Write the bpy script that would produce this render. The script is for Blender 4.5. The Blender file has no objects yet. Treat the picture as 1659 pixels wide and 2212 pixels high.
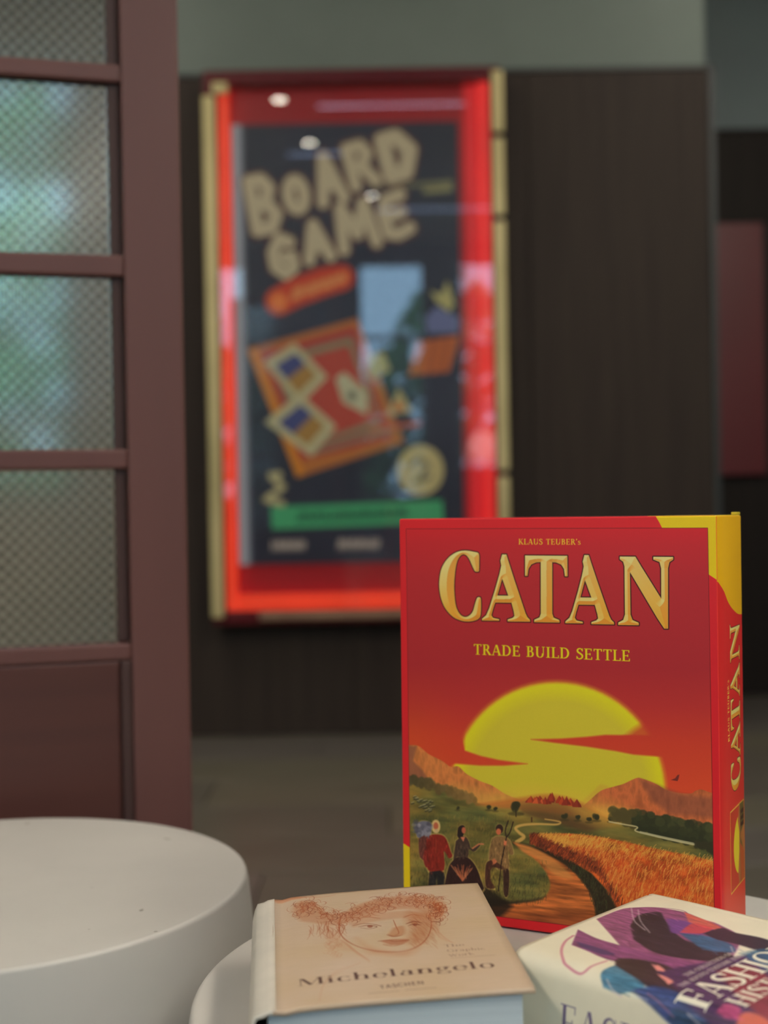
import bpy, bmesh, math, random
import numpy as np
from mathutils import Vector, Matrix

# ------------------------------------------------------------------ camera, world, light, exposure
F, PITCH, ROLL, H = 2840.0, -0.008, 0.0175, 0.3092      # focal length in px of the 1659x2212 frame, camera height above table top
TABLE_Z = 0.45
ZC = TABLE_Z + H
CX, CY = 829.5, 1106.0
sc = bpy.context.scene
col = sc.collection
cam_d = bpy.data.cameras.new('camera')
cam = bpy.data.objects.new('camera', cam_d)
col.objects.link(cam)
cam.matrix_world = Matrix.Translation((0, 0, ZC)) @ Matrix.Rotation(math.pi/2 + PITCH, 4, 'X') @ Matrix.Rotation(-ROLL, 4, 'Z')
cam_d.sensor_fit = 'VERTICAL'
cam_d.sensor_height = 36.0
cam_d.sensor_width = 27.0
cam_d.lens = F/2212*36.0
cam_d.clip_start = 0.05
cam_d.clip_end = 100
cam_d.dof.use_dof = True
cam_d.dof.focus_distance = 0.87
cam_d.dof.aperture_fstop = (F/2212*36.0)/10.3
sc.camera = cam

w = bpy.data.worlds.new('sky')
sc.world = w
w.use_nodes = True
bgn = w.node_tree.nodes['Background']
bgn.inputs[0].default_value = (0.42, 0.68, 1.0, 1)
bgn.inputs[1].default_value = 7.0
WARM = (1.0, 0.90, 0.76)
FRONT_FILL = 19.0
LEFT_FILL = 8.5
RIGHT_FILL = 22.0           # unseen fill panel added over the right of the tables
REAR_FILL = 9.0            # unseen fill pair added near the sign
SPOT_LIGHT = 55.0           # the small downlights
RED_GLOW = 1.0
sc.view_settings.view_transform = 'Standard'
sc.view_settings.look = 'None'
sc.view_settings.gamma = 1.0
sc.view_settings.use_curve_mapping = False
sc.view_settings.exposure = 0.0
sc.cycles.use_denoising = True
sc.cycles.max_bounces = 8
sc.cycles.caustics_reflective = False
sc.cycles.caustics_refractive = True
sc.cycles.sample_clamp_indirect = 4.0

# ------------------------------------------------------------------ helpers
def ray_at(px, py, Y):
    """world x, z where the pixel's view line meets the upright plane y = Y"""
    cr, sr = math.cos(ROLL), math.sin(ROLL)
    du, dv = px-CX, py-CY
    u = du*cr-dv*sr; v = du*sr+dv*cr
    c, s = math.cos(PITCH), math.sin(PITCH)
    k = Y/(F*c+v*s)
    return u*k, ZC+(F*s-v*c)*k

def project(p):
    p = np.asarray(p, float)-np.array([0, 0, ZC])
    c, s = math.cos(PITCH), math.sin(PITCH)
    y = p[..., 1]*c+p[..., 2]*s; z = -p[..., 1]*s+p[..., 2]*c
    u = F*p[..., 0]/y; v = -F*z/y
    cr, sr = math.cos(ROLL), math.sin(ROLL)
    return np.stack([CX+u*cr+v*sr, CY-u*sr+v*cr], -1)

def homography(src, dst):
    A = []; b = []
    for (x, y), (X, Y) in zip(src, dst):
        A.append([x, y, 1, 0, 0, 0, -X*x, -X*y]); b.append(X)
        A.append([0, 0, 0, x, y, 1, -Y*x, -Y*y]); b.append(Y)
    h = np.linalg.solve(np.array(A, float), np.array(b, float))
    M = np.append(h, 1).reshape(3, 3)
    def f(pts):
        p = np.asarray(pts, float).reshape(-1, 2)
        q = np.c_[p, np.ones(len(p))] @ M.T
        return q[:, :2]/q[:, 2:]
    return f

def lin(c):
    c = np.asarray(c, float)/255.0
    return np.where(c <= 0.04045, c/12.92, ((c+0.055)/1.055)**2.4)

def mat(name, color, rough=0.6, metal=0.0, spec=0.5, emit=None, estr=0.0):
    m = bpy.data.materials.new(name); m.use_nodes = True
    b = m.node_tree.nodes['Principled BSDF']
    b.inputs['Base Color'].default_value = (*color, 1)
    b.inputs['Roughness'].default_value = rough
    b.inputs['Metallic'].default_value = metal
    b.inputs['Specular IOR Level'].default_value = spec
    if emit is not None:
        b.inputs['Emission Color'].default_value = (*emit, 1)
        b.inputs['Emission Strength'].default_value = estr
    return m

def noise_mat(name, c1, c2, scale=(1, 1, 1), nscale=5.0, detail=6, rough=0.6, bump=0.0, spec=0.5, metal=0.0, lo=0.35, hi=0.65, coords='Object', rvar=0.0):
    m = mat(name, c1, rough, metal, spec)
    nt = m.node_tree; N = nt.nodes; L = nt.links
    b = N['Principled BSDF']
    tc = N.new('ShaderNodeTexCoord'); mp = N.new('ShaderNodeMapping'); mp.inputs['Scale'].default_value = scale
    no = N.new('ShaderNodeTexNoise'); no.inputs['Scale'].default_value = nscale; no.inputs['Detail'].default_value = detail
    rp = N.new('ShaderNodeValToRGB')
    rp.color_ramp.elements[0].position = lo; rp.color_ramp.elements[0].color = (*c1, 1)
    rp.color_ramp.elements[1].position = hi; rp.color_ramp.elements[1].color = (*c2, 1)
    L.new(tc.outputs[coords], mp.inputs[0]); L.new(mp.outputs[0], no.inputs[0]); L.new(no.outputs[0], rp.inputs[0])
    L.new(rp.outputs[0], b.inputs['Base Color'])
    if bump:
        bp = N.new('ShaderNodeBump'); bp.inputs['Strength'].default_value = bump; bp.inputs['Distance'].default_value = 0.002
        L.new(no.outputs[0], bp.inputs['Height']); L.new(bp.outputs[0], b.inputs['Normal'])
    if rvar:
        mr = N.new('ShaderNodeMapRange'); mr.inputs[3].default_value = rough-rvar; mr.inputs[4].default_value = rough+rvar
        L.new(no.outputs[0], mr.inputs[0]); L.new(mr.outputs[0], b.inputs['Roughness'])
    return m

def image_mat(name, arr, rough=0.4, spec=0.5, bump=0.0):
    """print painted by the script itself as an array of linear colour (row 0 = top)"""
    h, wd = arr.shape[:2]
    im = bpy.data.images.new(name, wd, h, alpha=False, float_buffer=True)
    im.colorspace_settings.name = 'Non-Color'
    px = np.ones((h, wd, 4), np.float32); px[..., :3] = arr[::-1]
    im.pixels.foreach_set(px.ravel()); im.update(); im.pack()
    m = mat(name, (1, 1, 1), rough, 0, spec)
    N = m.node_tree.nodes; L = m.node_tree.links
    t = N.new('ShaderNodeTexImage'); t.image = im; t.extension = 'EXTEND'
    L.new(t.outputs[0], N['Principled BSDF'].inputs['Base Color'])
    if bump:
        no = N.new('ShaderNodeTexNoise'); no.inputs['Scale'].default_value = 900
        tc = N.new('ShaderNodeTexCoord'); L.new(tc.outputs['Object'], no.inputs[0])
        bp = N.new('ShaderNodeBump'); bp.inputs['Strength'].default_value = bump; bp.inputs['Distance'].default_value = 0.0004
        L.new(no.outputs[0], bp.inputs['Height']); L.new(bp.outputs[0], N['Principled BSDF'].inputs['Normal'])
    return m

def link(name, mesh, parent=None, mats=()):
    o = bpy.data.objects.new(name, mesh)
    for m in mats: mesh.materials.append(m)
    col.objects.link(o)
    if parent is not None: o.parent = parent
    return o

def from_bm(name, bm, mats=(), parent=None, smooth=False):
    me = bpy.data.meshes.new(name); bm.to_mesh(me); bm.free()
    if smooth: me.polygons.foreach_set('use_smooth', [True]*len(me.polygons))
    return link(name, me, parent, mats)

def box(name, lo, hi, m, parent=None, bevel=0.0, seg=2):
    bm = bmesh.new()
    bmesh.ops.create_cube(bm, size=1)
    for v in bm.verts:
        v.co = Vector([lo[i]+(v.co[i]+0.5)*(hi[i]-lo[i]) for i in range(3)])
    if bevel:
        bmesh.ops.bevel(bm, geom=bm.edges[:]+bm.verts[:], offset=bevel, segments=seg, affect='EDGES', profile=0.6)
    return from_bm(name, bm, (m,), parent)

def add_box(bm, lo, hi):
    r = bmesh.ops.create_cube(bm, size=1)
    for v in r['verts']:
        v.co = Vector([lo[i]+(v.co[i]+0.5)*(hi[i]-lo[i]) for i in range(3)])

def empty(name, loc=(0, 0, 0), rot=(0, 0, 0)):
    o = bpy.data.objects.new(name, None); o.location = loc; o.rotation_euler = rot
    o.empty_display_size = 0.05; col.objects.link(o); return o

def tag(o, label, cat, group=None):
    o['label'] = label; o['category'] = cat
    if group: o['group'] = group
    return o

def struct(o): o['kind'] = 'structure'; return o

def lathe(name, prof, m, parent=None, seg=96, loc=(0, 0, 0)):
    bm = bmesh.new(); rings = []
    for r, z in prof:
        if r < 1e-6: rings.append([bm.verts.new((0, 0, z))])
        else: rings.append([bm.verts.new((r*math.cos(2*math.pi*i/seg), r*math.sin(2*math.pi*i/seg), z)) for i in range(seg)])
    for a, b in zip(rings, rings[1:]):
        for i in range(seg):
            j = (i+1) % seg
            if len(a) == 1: bm.faces.new((a[0], b[i], b[j]))
            elif len(b) == 1: bm.faces.new((a[i], b[0], a[j]))
            else: bm.faces.new((a[i], b[i], b[j], a[j]))
    bmesh.ops.recalc_face_normals(bm, faces=bm.faces)
    o = from_bm(name, bm, (m,), parent, True); o.location = loc
    return o

# ------------------------------------------------------------------ painting flat print with numpy
class Canvas:
    def __init__(s, wd, h, color=(255, 255, 255)):
        s.w, s.h = wd, h
        s.a = np.empty((h, wd, 3)); s.a[:] = color
    def window(s, x0, y0, x1, y1):
        x0, y0 = max(0, int(math.floor(x0))), max(0, int(math.floor(y0)))
        x1, y1 = min(s.w, int(math.ceil(x1))+1), min(s.h, int(math.ceil(y1))+1)
        if x1 <= x0 or y1 <= y0: return None
        Y, X = np.mgrid[y0:y1, x0:x1].astype(float)
        return (slice(y0, y1), slice(x0, x1)), X+0.5, Y+0.5
    def put(s, sl, mask, color, al=1.0):
        c = color[sl] if (isinstance(color, np.ndarray) and color.ndim == 3) else np.asarray(color, float)
        m = (mask*al)[..., None]
        s.a[sl] = s.a[sl]*(1-m)+c*m
    def poly(s, pts, color, al=1.0, soft=0.7):
        pts = np.asarray(pts, float); p = 2*soft+1
        wn = s.window(pts[:, 0].min()-p, pts[:, 1].min()-p, pts[:, 0].max()+p, pts[:, 1].max()+p)
        if wn is None: return
        sl, X, Y = wn
        s.put(sl, np.clip(0.5-poly_sdf(pts, X, Y)/(2*soft), 0, 1), color, al)
    def line(s, pts, r, color, al=1.0, soft=0.6):
        pts = np.asarray(pts, float); rr = np.broadcast_to(np.asarray(r, float), (len(pts),)); p = rr.max()+2*soft+1
        wn = s.window(pts[:, 0].min()-p, pts[:, 1].min()-p, pts[:, 0].max()+p, pts[:, 1].max()+p)
        if wn is None: return
        sl, X, Y = wn
        s.put(sl, np.clip(0.5-caps_sdf(pts, rr, X, Y)/(2*soft), 0, 1), color, al)

def poly_sdf(pts, X, Y):
    d = np.full(X.shape, 1e18); ins = np.zeros(X.shape, bool); n = len(pts)
    for i in range(n):
        ax, ay = pts[i]; bx, by = pts[(i+1) % n]
        ex, ey = bx-ax, by-ay; L = ex*ex+ey*ey
        if L < 1e-12: continue
        wx, wy = X-ax, Y-ay
        t = np.clip((wx*ex+wy*ey)/L, 0, 1)
        d = np.minimum(d, (wx-ex*t)**2+(wy-ey*t)**2)
        if ay != by:
            ins ^= ((ay > Y) != (by > Y)) & (X < ex*(Y-ay)/ey+ax)
    d = np.sqrt(d)
    return np.where(ins, -d, d)

def caps_sdf(pts, rr, X, Y):
    d = np.full(X.shape, 1e9)
    if len(pts) == 1: return np.hypot(X-pts[0][0], Y-pts[0][1])-rr[0]
    for i in range(len(pts)-1):
        ax, ay = pts[i]; bx, by = pts[i+1]
        ex, ey = bx-ax, by-ay; L = ex*ex+ey*ey+1e-12
        t = np.clip(((X-ax)*ex+(Y-ay)*ey)/L, 0, 1)
        d = np.minimum(d, np.hypot(X-ax-ex*t, Y-ay-ey*t)-(rr[i]+(rr[i+1]-rr[i])*t))
    return d

RNG = np.random.default_rng(7)
def vnoise(h, wd, sy, sx, rng=RNG):
    gh, gw = int(h/sy)+3, int(wd/sx)+3
    g = rng.random((gh, gw))
    y = np.arange(h)/sy; x = np.arange(wd)/sx
    yi, xi = y.astype(int), x.astype(int)
    fy = (y-yi); fx = (x-xi); fy = (fy*fy*(3-2*fy))[:, None]; fx = (fx*fx*(3-2*fx))[None]
    a = g[yi][:, xi]; b = g[yi][:, xi+1]; c = g[yi+1][:, xi]; d = g[yi+1][:, xi+1]
    return (a*(1-fx)+b*fx)*(1-fy)+(c*(1-fx)+d*fx)*fy
def fbm(h, wd, sy, sx, o=4):
    r = np.zeros((h, wd)); t = 0
    for k in range(o):
        r += vnoise(h, wd, max(1.5, sy/2**k), max(1.5, sx/2**k))*0.5**k; t += 0.5**k
    return r/t
def curve(pts, n=8):
    p = [np.asarray(q, float) for q in pts]; p = [2*p[0]-p[1]]+p+[2*p[-1]-p[-2]]; out = []
    for i in range(1, len(p)-2):
        for k in range(n):
            t = k/n
            out.append(0.5*((2*p[i])+(-p[i-1]+p[i+1])*t+(2*p[i-1]-5*p[i]+4*p[i+1]-p[i+2])*t*t+(-p[i-1]+3*p[i]-3*p[i+1]+p[i+2])*t**3))
    out.append(p[-2]); return np.array(out)

# ---- a drawn serif alphabet: each glyph is a list of outlines and pen strokes, cap height 1, y up
def glyph(ch, T=0.15, t=0.06, sh=0.05, so=0.09, serif=True):
    S = []
    def rect(x0, y0, x1, y1): S.append(('p', [(x0, y0), (x1, y0), (x1, y1), (x0, y1)]))
    def ser(x, y, wd=None, h=T):
        if serif:
            k = so if wd is None else wd
            y0, y1 = (y, y+sh) if y < 0.5 else (y-sh, y)
            rect(x-h/2-k, y0, x+h/2+k, y1)
    def stem(x, y0=0.0, y1=1.0, wd=None, top=True, bot=True):
        wd = T if wd is None else wd
        rect(x-wd/2, y0, x+wd/2, y1)
        if serif and top:
            rect(x-wd/2-so, y1-sh, x+wd/2+so, y1)
        if serif and bot: rect(x-wd/2-so, y0, x+wd/2+so, y0+sh)
    def diag(x0, y0, x1, y1, wd):
        k = wd/2*math.hypot(x1-x0, y1-y0)/abs(y1-y0)
        S.append(('p', [(x0-k, y0), (x0+k, y0), (x1+k, y1), (x1-k, y1)]))
    def arc(cx, cy, rx, ry, a0, a1, a=None, b=None, n=18):
        a = T if a is None else a; b = t if b is None else b
        th = [math.radians(a0+(a1-a0)*i/n) for i in range(n+1)]
        r = [b/2+(a-b)/2*abs(math.cos(q))**1.4 for q in th]
        S.append(('c', [(cx+(rx-ri)*math.cos(q), cy+(ry-b/2)*math.sin(q)) for q, ri in zip(th, r)], r))
    def bowl(x0, x1, y0, y1, a=None):
        a = T if a is None else a
        cy, ry = (y0+y1)/2, (y1-y0)/2; xm = x1-min(ry*1.0, (x1-x0)*0.75)
        rect(x0, y1-t, xm, y1); rect(x0, y0, xm, y0+t)
        arc(xm, cy, x1-xm, ry, -90, 90, a)
    def tick(x, y0, y1, wd=None):
        wd = t if wd is None else wd
        if serif: rect(x-wd/2, y0, x+wd/2, y1)
    W = 0.6; x = 0.5
    if ch == 'A':
        diag(0.07, 0, 0.345, 1, t); diag(0.37, 1, 0.64, 0, T); rect(0.16, 0.3, 0.54, 0.3+t); ser(0.07, 0, h=t); ser(0.64, 0); W = 0.74
    elif ch == 'B': stem(0.16, 0, 1); rect(0.0, 0, 0.1, sh); bowl(0.16, 0.54, 0.5, 1); bowl(0.16, 0.6, 0, 0.55); W = 0.64
    elif ch == 'C': arc(0.42, 0.5, 0.4, 0.52, 42, 318); tick(0.71, 0.62, 0.99, t*1.2); tick(0.71, 0.05, 0.26, t); W = 0.76
    elif ch == 'D': stem(0.16); bowl(0.16, 0.74, 0, 1); W = 0.78
    elif ch in 'EF':
        stem(0.16); rect(0.16, 1-t, 0.56, 1); rect(0.16, 0.5-t/2, 0.46, 0.5+t/2); tick(0.55, 0.78, 1); tick(0.46, 0.39, 0.61)
        W = 0.6
        if ch == 'E': rect(0.16, 0, 0.6, t); tick(0.59, 0, 0.24); W = 0.64
    elif ch == 'G': arc(0.42, 0.5, 0.4, 0.52, 42, 330); tick(0.71, 0.64, 0.99, t*1.2); rect(0.66, 0.05, 0.66+T, 0.42); rect(0.58, 0.42-sh, 0.88, 0.42); W = 0.86
    elif ch == 'H': stem(0.16); stem(0.66); rect(0.16, 0.5-t/2, 0.66, 0.5+t/2); W = 0.82
    elif ch == 'I': stem(0.17); W = 0.34
    elif ch == 'K': stem(0.16); diag(0.2, 0.42, 0.6, 1, t); diag(0.34, 0.56, 0.66, 0, T); ser(0.6, 1, 0.07, t); ser(0.66, 0); W = 0.76
    elif ch == 'L': stem(0.16); rect(0.16, 0, 0.58, t); tick(0.57, 0, 0.26); W = 0.6
    elif ch == 'M':
        stem(0.1, wd=t); stem(0.84); diag(0.16, 1, 0.47, 0.05, T); diag(0.47, 0.05, 0.8, 1, t); W = 0.98
    elif ch == 'N': stem(0.12, wd=t); stem(0.7, wd=t, bot=False); diag(0.14, 1, 0.68, 0, T); W = 0.82
    elif ch == 'O': arc(0.42, 0.5, 0.41, 0.52, 0, 360, n=32); W = 0.84
    elif ch == 'P': stem(0.16); bowl(0.16, 0.58, 0.44, 1); W = 0.6
    elif ch == 'R': stem(0.16); bowl(0.16, 0.56, 0.48, 1); diag(0.36, 0.5, 0.64, 0, T); ser(0.65, 0, 0.05); W = 0.72
    elif ch == 'S' or ch == 's':
        pts = curve([(0.47, 0.8), (0.38, 0.95), (0.24, 0.97), (0.11, 0.85), (0.13, 0.67), (0.3, 0.53), (0.46, 0.38), (0.47, 0.17), (0.32, 0.035), (0.16, 0.05), (0.06, 0.22)], 4)
        n = len(pts); r = [t/2+(T-t)/2*max(0, math.sin(math.pi*i/(n-1)))**1.5 for i in range(n)]
        S.append(('c', [tuple(q) for q in pts], r)); tick(0.48, 0.72, 0.99); tick(0.055, 0.02, 0.28); W = 0.55
        if ch == 's':
            S = [(k[0], [(a*0.72, b*0.66) for a, b in k[1]])+((([q*0.8 for q in k[2]]),) if k[0] == 'c' else ()) for k in S]; W = 0.41
    elif ch == 'T': stem(0.34, top=False); rect(0.03, 1-t, 0.65, 1); tick(0.055, 0.78, 1); tick(0.625, 0.78, 1); W = 0.67
    elif ch == 'U': stem(0.16, 0.3, 1, bot=False); stem(0.66, 0.3, 1, wd=t, bot=False); arc(0.385, 0.32, 0.3, 0.34, 180, 360); W = 0.8
    elif ch == 'W': diag(0.08, 1, 0.3, 0, T); diag(0.3, 0, 0.5, 1, t); diag(0.5, 1, 0.72, 0, T); diag(0.72, 0, 0.94, 1, t); ser(0.08, 1); ser(0.94, 1, h=t); W = 1.0
    elif ch == 'Y': diag(0.06, 1, 0.34, 0.45, T); diag(0.34, 0.45, 0.62, 1, t); stem(0.34, 0, 0.48, top=False); ser(0.06, 1); ser(0.62, 1, h=t); W = 0.7
    elif ch == 'a': rect(0.36, 0.0, 0.36+T, 0.45); arc(0.3, 0.44, 0.21, 0.22, 0, 150); arc(0.26, 0.19, 0.23, 0.2, 40, 330, T*0.9); rect(0.36, 0, 0.58, sh); W = 0.58
    elif ch == 'c': arc(0.3, 0.32, 0.28, 0.34, 48, 318); W = 0.53
    elif ch == 'e': arc(0.3, 0.32, 0.28, 0.34, 5, 318); rect(0.08, 0.36, 0.55, 0.36+t); W = 0.56
    elif ch == 'g': arc(0.26, 0.46, 0.22, 0.21, 0, 360); arc(0.28, -0.12, 0.27, 0.17, 0, 360, T*0.6); arc(0.22, 0.16, 0.16, 0.1, 90, 270, t, t); rect(0.38, 0.58, 0.56, 0.66); W = 0.56
    elif ch in 'hnm':
        stem(0.13, 0, 1.05 if ch == 'h' else 0.66, top=False); rect(0.0, (1.05 if ch == 'h' else 0.66)-sh, 0.13, 1.05 if ch == 'h' else 0.66)
        stem(0.5, 0, 0.42, top=False); arc(0.34, 0.42, 0.235, 0.24, 0, 170); W = 0.64
    elif ch == 'i': stem(0.15, 0, 0.66, top=False); rect(0.02, 0.66-sh, 0.15, 0.66); S.append(('c', [(0.15, 0.9)], [T*0.55])); W = 0.3
    elif ch == 'k': stem(0.13, 0, 1.05, top=False); diag(0.18, 0.28, 0.48, 0.66, t); diag(0.28, 0.4, 0.54, 0, T); ser(0.54, 0, 0.05); W = 0.62
    elif ch == 'l': stem(0.15, 0, 1.05, top=False); rect(0.02, 1.05-sh, 0.15, 1.05); W = 0.3
    elif ch == 'o': arc(0.3, 0.32, 0.28, 0.34, 0, 360, n=26); W = 0.6
    elif ch == 'p': stem(0.13, -0.3, 0.66, top=False); arc(0.32, 0.32, 0.25, 0.34, -150, 150); W = 0.62
    elif ch == 'r': stem(0.13, 0, 0.66, top=False); rect(0, 0.66-sh, 0.13, 0.66); arc(0.34, 0.42, 0.2, 0.24, 50, 170); W = 0.45
    elif ch == "'": S.append(('c', [(0.1, 0.95), (0.05, 0.74)], [0.07, 0.02])); W = 0.2
    elif ch == ' ': W = 0.36
    return S, W

def write(cv, text, p0, p1, cap, color, gap=0.06, up=None, bold=0.0, al=1.0, soft=0.5, outline=None, **kw):
    """text along the line p0 -> p1 on canvas (px), letters cap tall; stretched to fill the line"""
    gl = [glyph(c, **kw) for c in text]
    tot = sum(g[1] for g in gl)+gap*(len(gl)-1)
    p0, p1 = np.asarray(p0, float), np.asarray(p1, float)
    ex = (p1-p0)/tot
    if up is None:
        n = np.array([ex[1], -ex[0]]); n /= np.linalg.norm(n); ey = n*cap
    else: ey = np.asarray(up, float)
    M = np.linalg.inv(np.array([ex, ey]).T)
    sc_ = (np.linalg.norm(ex)+np.linalg.norm(ey))/2
    o = 0.0
    for S, W in gl:
        if S:
            cs = np.array([p0+ex*(o+a)+ey*b for a in (-0.15, W+0.15) for b in (-0.45, 1.2)])
            wn = cv.window(cs[:, 0].min(), cs[:, 1].min(), cs[:, 0].max(), cs[:, 1].max())
            if wn:
                sl, X, Y = wn
                gx = M[0, 0]*(X-p0[0])+M[0, 1]*(Y-p0[1])-o; gy = M[1, 0]*(X-p0[0])+M[1, 1]*(Y-p0[1])
                d = np.full(X.shape, 1e9)
                for k in S:
                    d = np.minimum(d, poly_sdf(np.array(k[1]), gx, gy) if k[0] == 'p' else caps_sdf(k[1], k[2], gx, gy))
                d = (d-bold)*sc_
                if outline: cv.put(sl, np.clip(0.5-(d-outline[0])/(2*soft), 0, 1), outline[1], al)
                cv.put(sl, np.clip(0.5-d/(2*soft), 0, 1), color, al)
        o += W+gap

def to_lin(cv, gain, cap=0.9):
    return np.clip(lin(np.clip(cv.a, 0, 255))*np.asarray(gain), 0, cap)

# ------------------------------------------------------------------ the prints
BOX_W, BOX_H, BOX_D = 0.2354, 0.2947, 0.0848
GAIN = 1.9            # printed ink colour relative to the brightness seen

def ell(cx, cy, rx, ry, n=72, a0=0, a1=360):
    return [(cx+rx*math.cos(math.radians(a0+(a1-a0)*i/n)), cy+ry*math.sin(math.radians(a0+(a1-a0)*i/n))) for i in range(n+(0 if a1-a0 == 360 else 1))]

LOGO_C = [(318,232),(326,226),(328,170),(325,115),(295,103),(240,95),(190,102),(140,130),(100,175),(75,230),(65,300),(67,360),(80,420),(105,475),(150,525),(200,550),(250,558),(300,550),(330,530),(338,490),(338,410),(325,398),(312,405),(300,440),(285,490),(262,518),(235,528),(205,515),(180,475),(168,420),(163,340),(166,270),(175,200),(190,150),(215,122),(240,124),(262,150),(280,190),(295,222),(305,232)]
LOGO_A = [(478,118),(506,118),(520,165),(560,290),(605,425),(630,500),(642,525),(658,540),(660,554),(513,554),(513,541),(545,530),(557,518),(553,490),(538,432),(432,432),(416,480),(407,515),(418,532),(458,540),(458,550),(345,550),(345,538),(372,515),(392,470),(430,350),(460,245),(472,190),(466,160)]
LOGO_AH = [(478,276),(517,386),(446,386)]
LOGO_T = [(627,124),(902,124),(903,257),(886,257),(880,210),(862,182),(830,168),(804,166),(804,500),(812,525),(850,541),(851,557),(686,557),(686,541),(720,525),(729,500),(729,166),(700,168),(668,182),(650,210),(643,257),(627,257)]
LOGO_N = [(1240,126),(1340,126),(1375,185),(1506,395),(1505,200),(1495,160),(1455,144),(1455,126),(1582,126),(1582,143),(1558,160),(1549,200),(1550,588),(1525,588),(1480,520),(1305,225),(1309,500),(1322,535),(1362,552),(1362,568),(1230,568),(1230,552),(1262,535),(1273,500),(1270,190),(1262,160),(1240,144)]
LOGO_A2 = [(x+534+(y-118)*0.022, y+(y-118)*0.025) for x, y in LOGO_A]
LOGO_AH2 = [(x+534+(y-118)*0.022, y+(y-118)*0.025) for x, y in LOGO_AH]

def logo(cv, tf, o=2.2):
    """the gold bevelled title; tf turns title coordinates into canvas px"""
    for pts, hole in ((curve(LOGO_C+LOGO_C[:1], 4), None), (LOGO_A, LOGO_AH), (LOGO_T, None), (LOGO_A2, LOGO_AH2), (LOGO_N, None)):
        P = tf(pts); wn = cv.window(P[:, 0].min()-8, P[:, 1].min()-8, P[:, 0].max()+8, P[:, 1].max()+8)
        sl, X, Y = wn
        d = poly_sdf(P, X, Y)
        if hole is not None: d = np.maximum(d, -poly_sdf(tf(hole), X, Y))
        cv.put(sl, np.clip(0.5-(d-o)/1.2, 0, 1), (48, 14, 12))
        gy, gx = np.gradient(-d)
        n = np.hypot(gx, gy)+1e-6; s = -(gx*-0.55+gy*-0.83)/n
        s = -s
        inner = np.clip(-d/5.0, 0, 1)
        tt = (Y-P[:, 1].min())/(P[:, 1].max()-P[:, 1].min())
        base = np.array([203, 166, 98])*(1-tt[..., None])+np.array([206, 143, 46])*tt[..., None]
        hi = np.array([216, 190, 132]); lo_ = np.array([172, 112, 34])
        k = np.clip(-s, 0, 1)[..., None]; q = np.clip(s, 0, 1)[..., None]
        c = base*(1-0.75*k-0.75*q)+hi*0.75*k+lo_*0.75*q
        edge = np.clip(1-(-d)/1.6, 0, 1)[..., None]
        c = c*(1-0.6*edge)+np.array([214, 185, 125])*0.6*edge
        m = np.clip(0.5-d/1.2, 0, 1)[..., None]
        cv.a[sl] = cv.a[sl]*(1-m)+c*m

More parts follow.
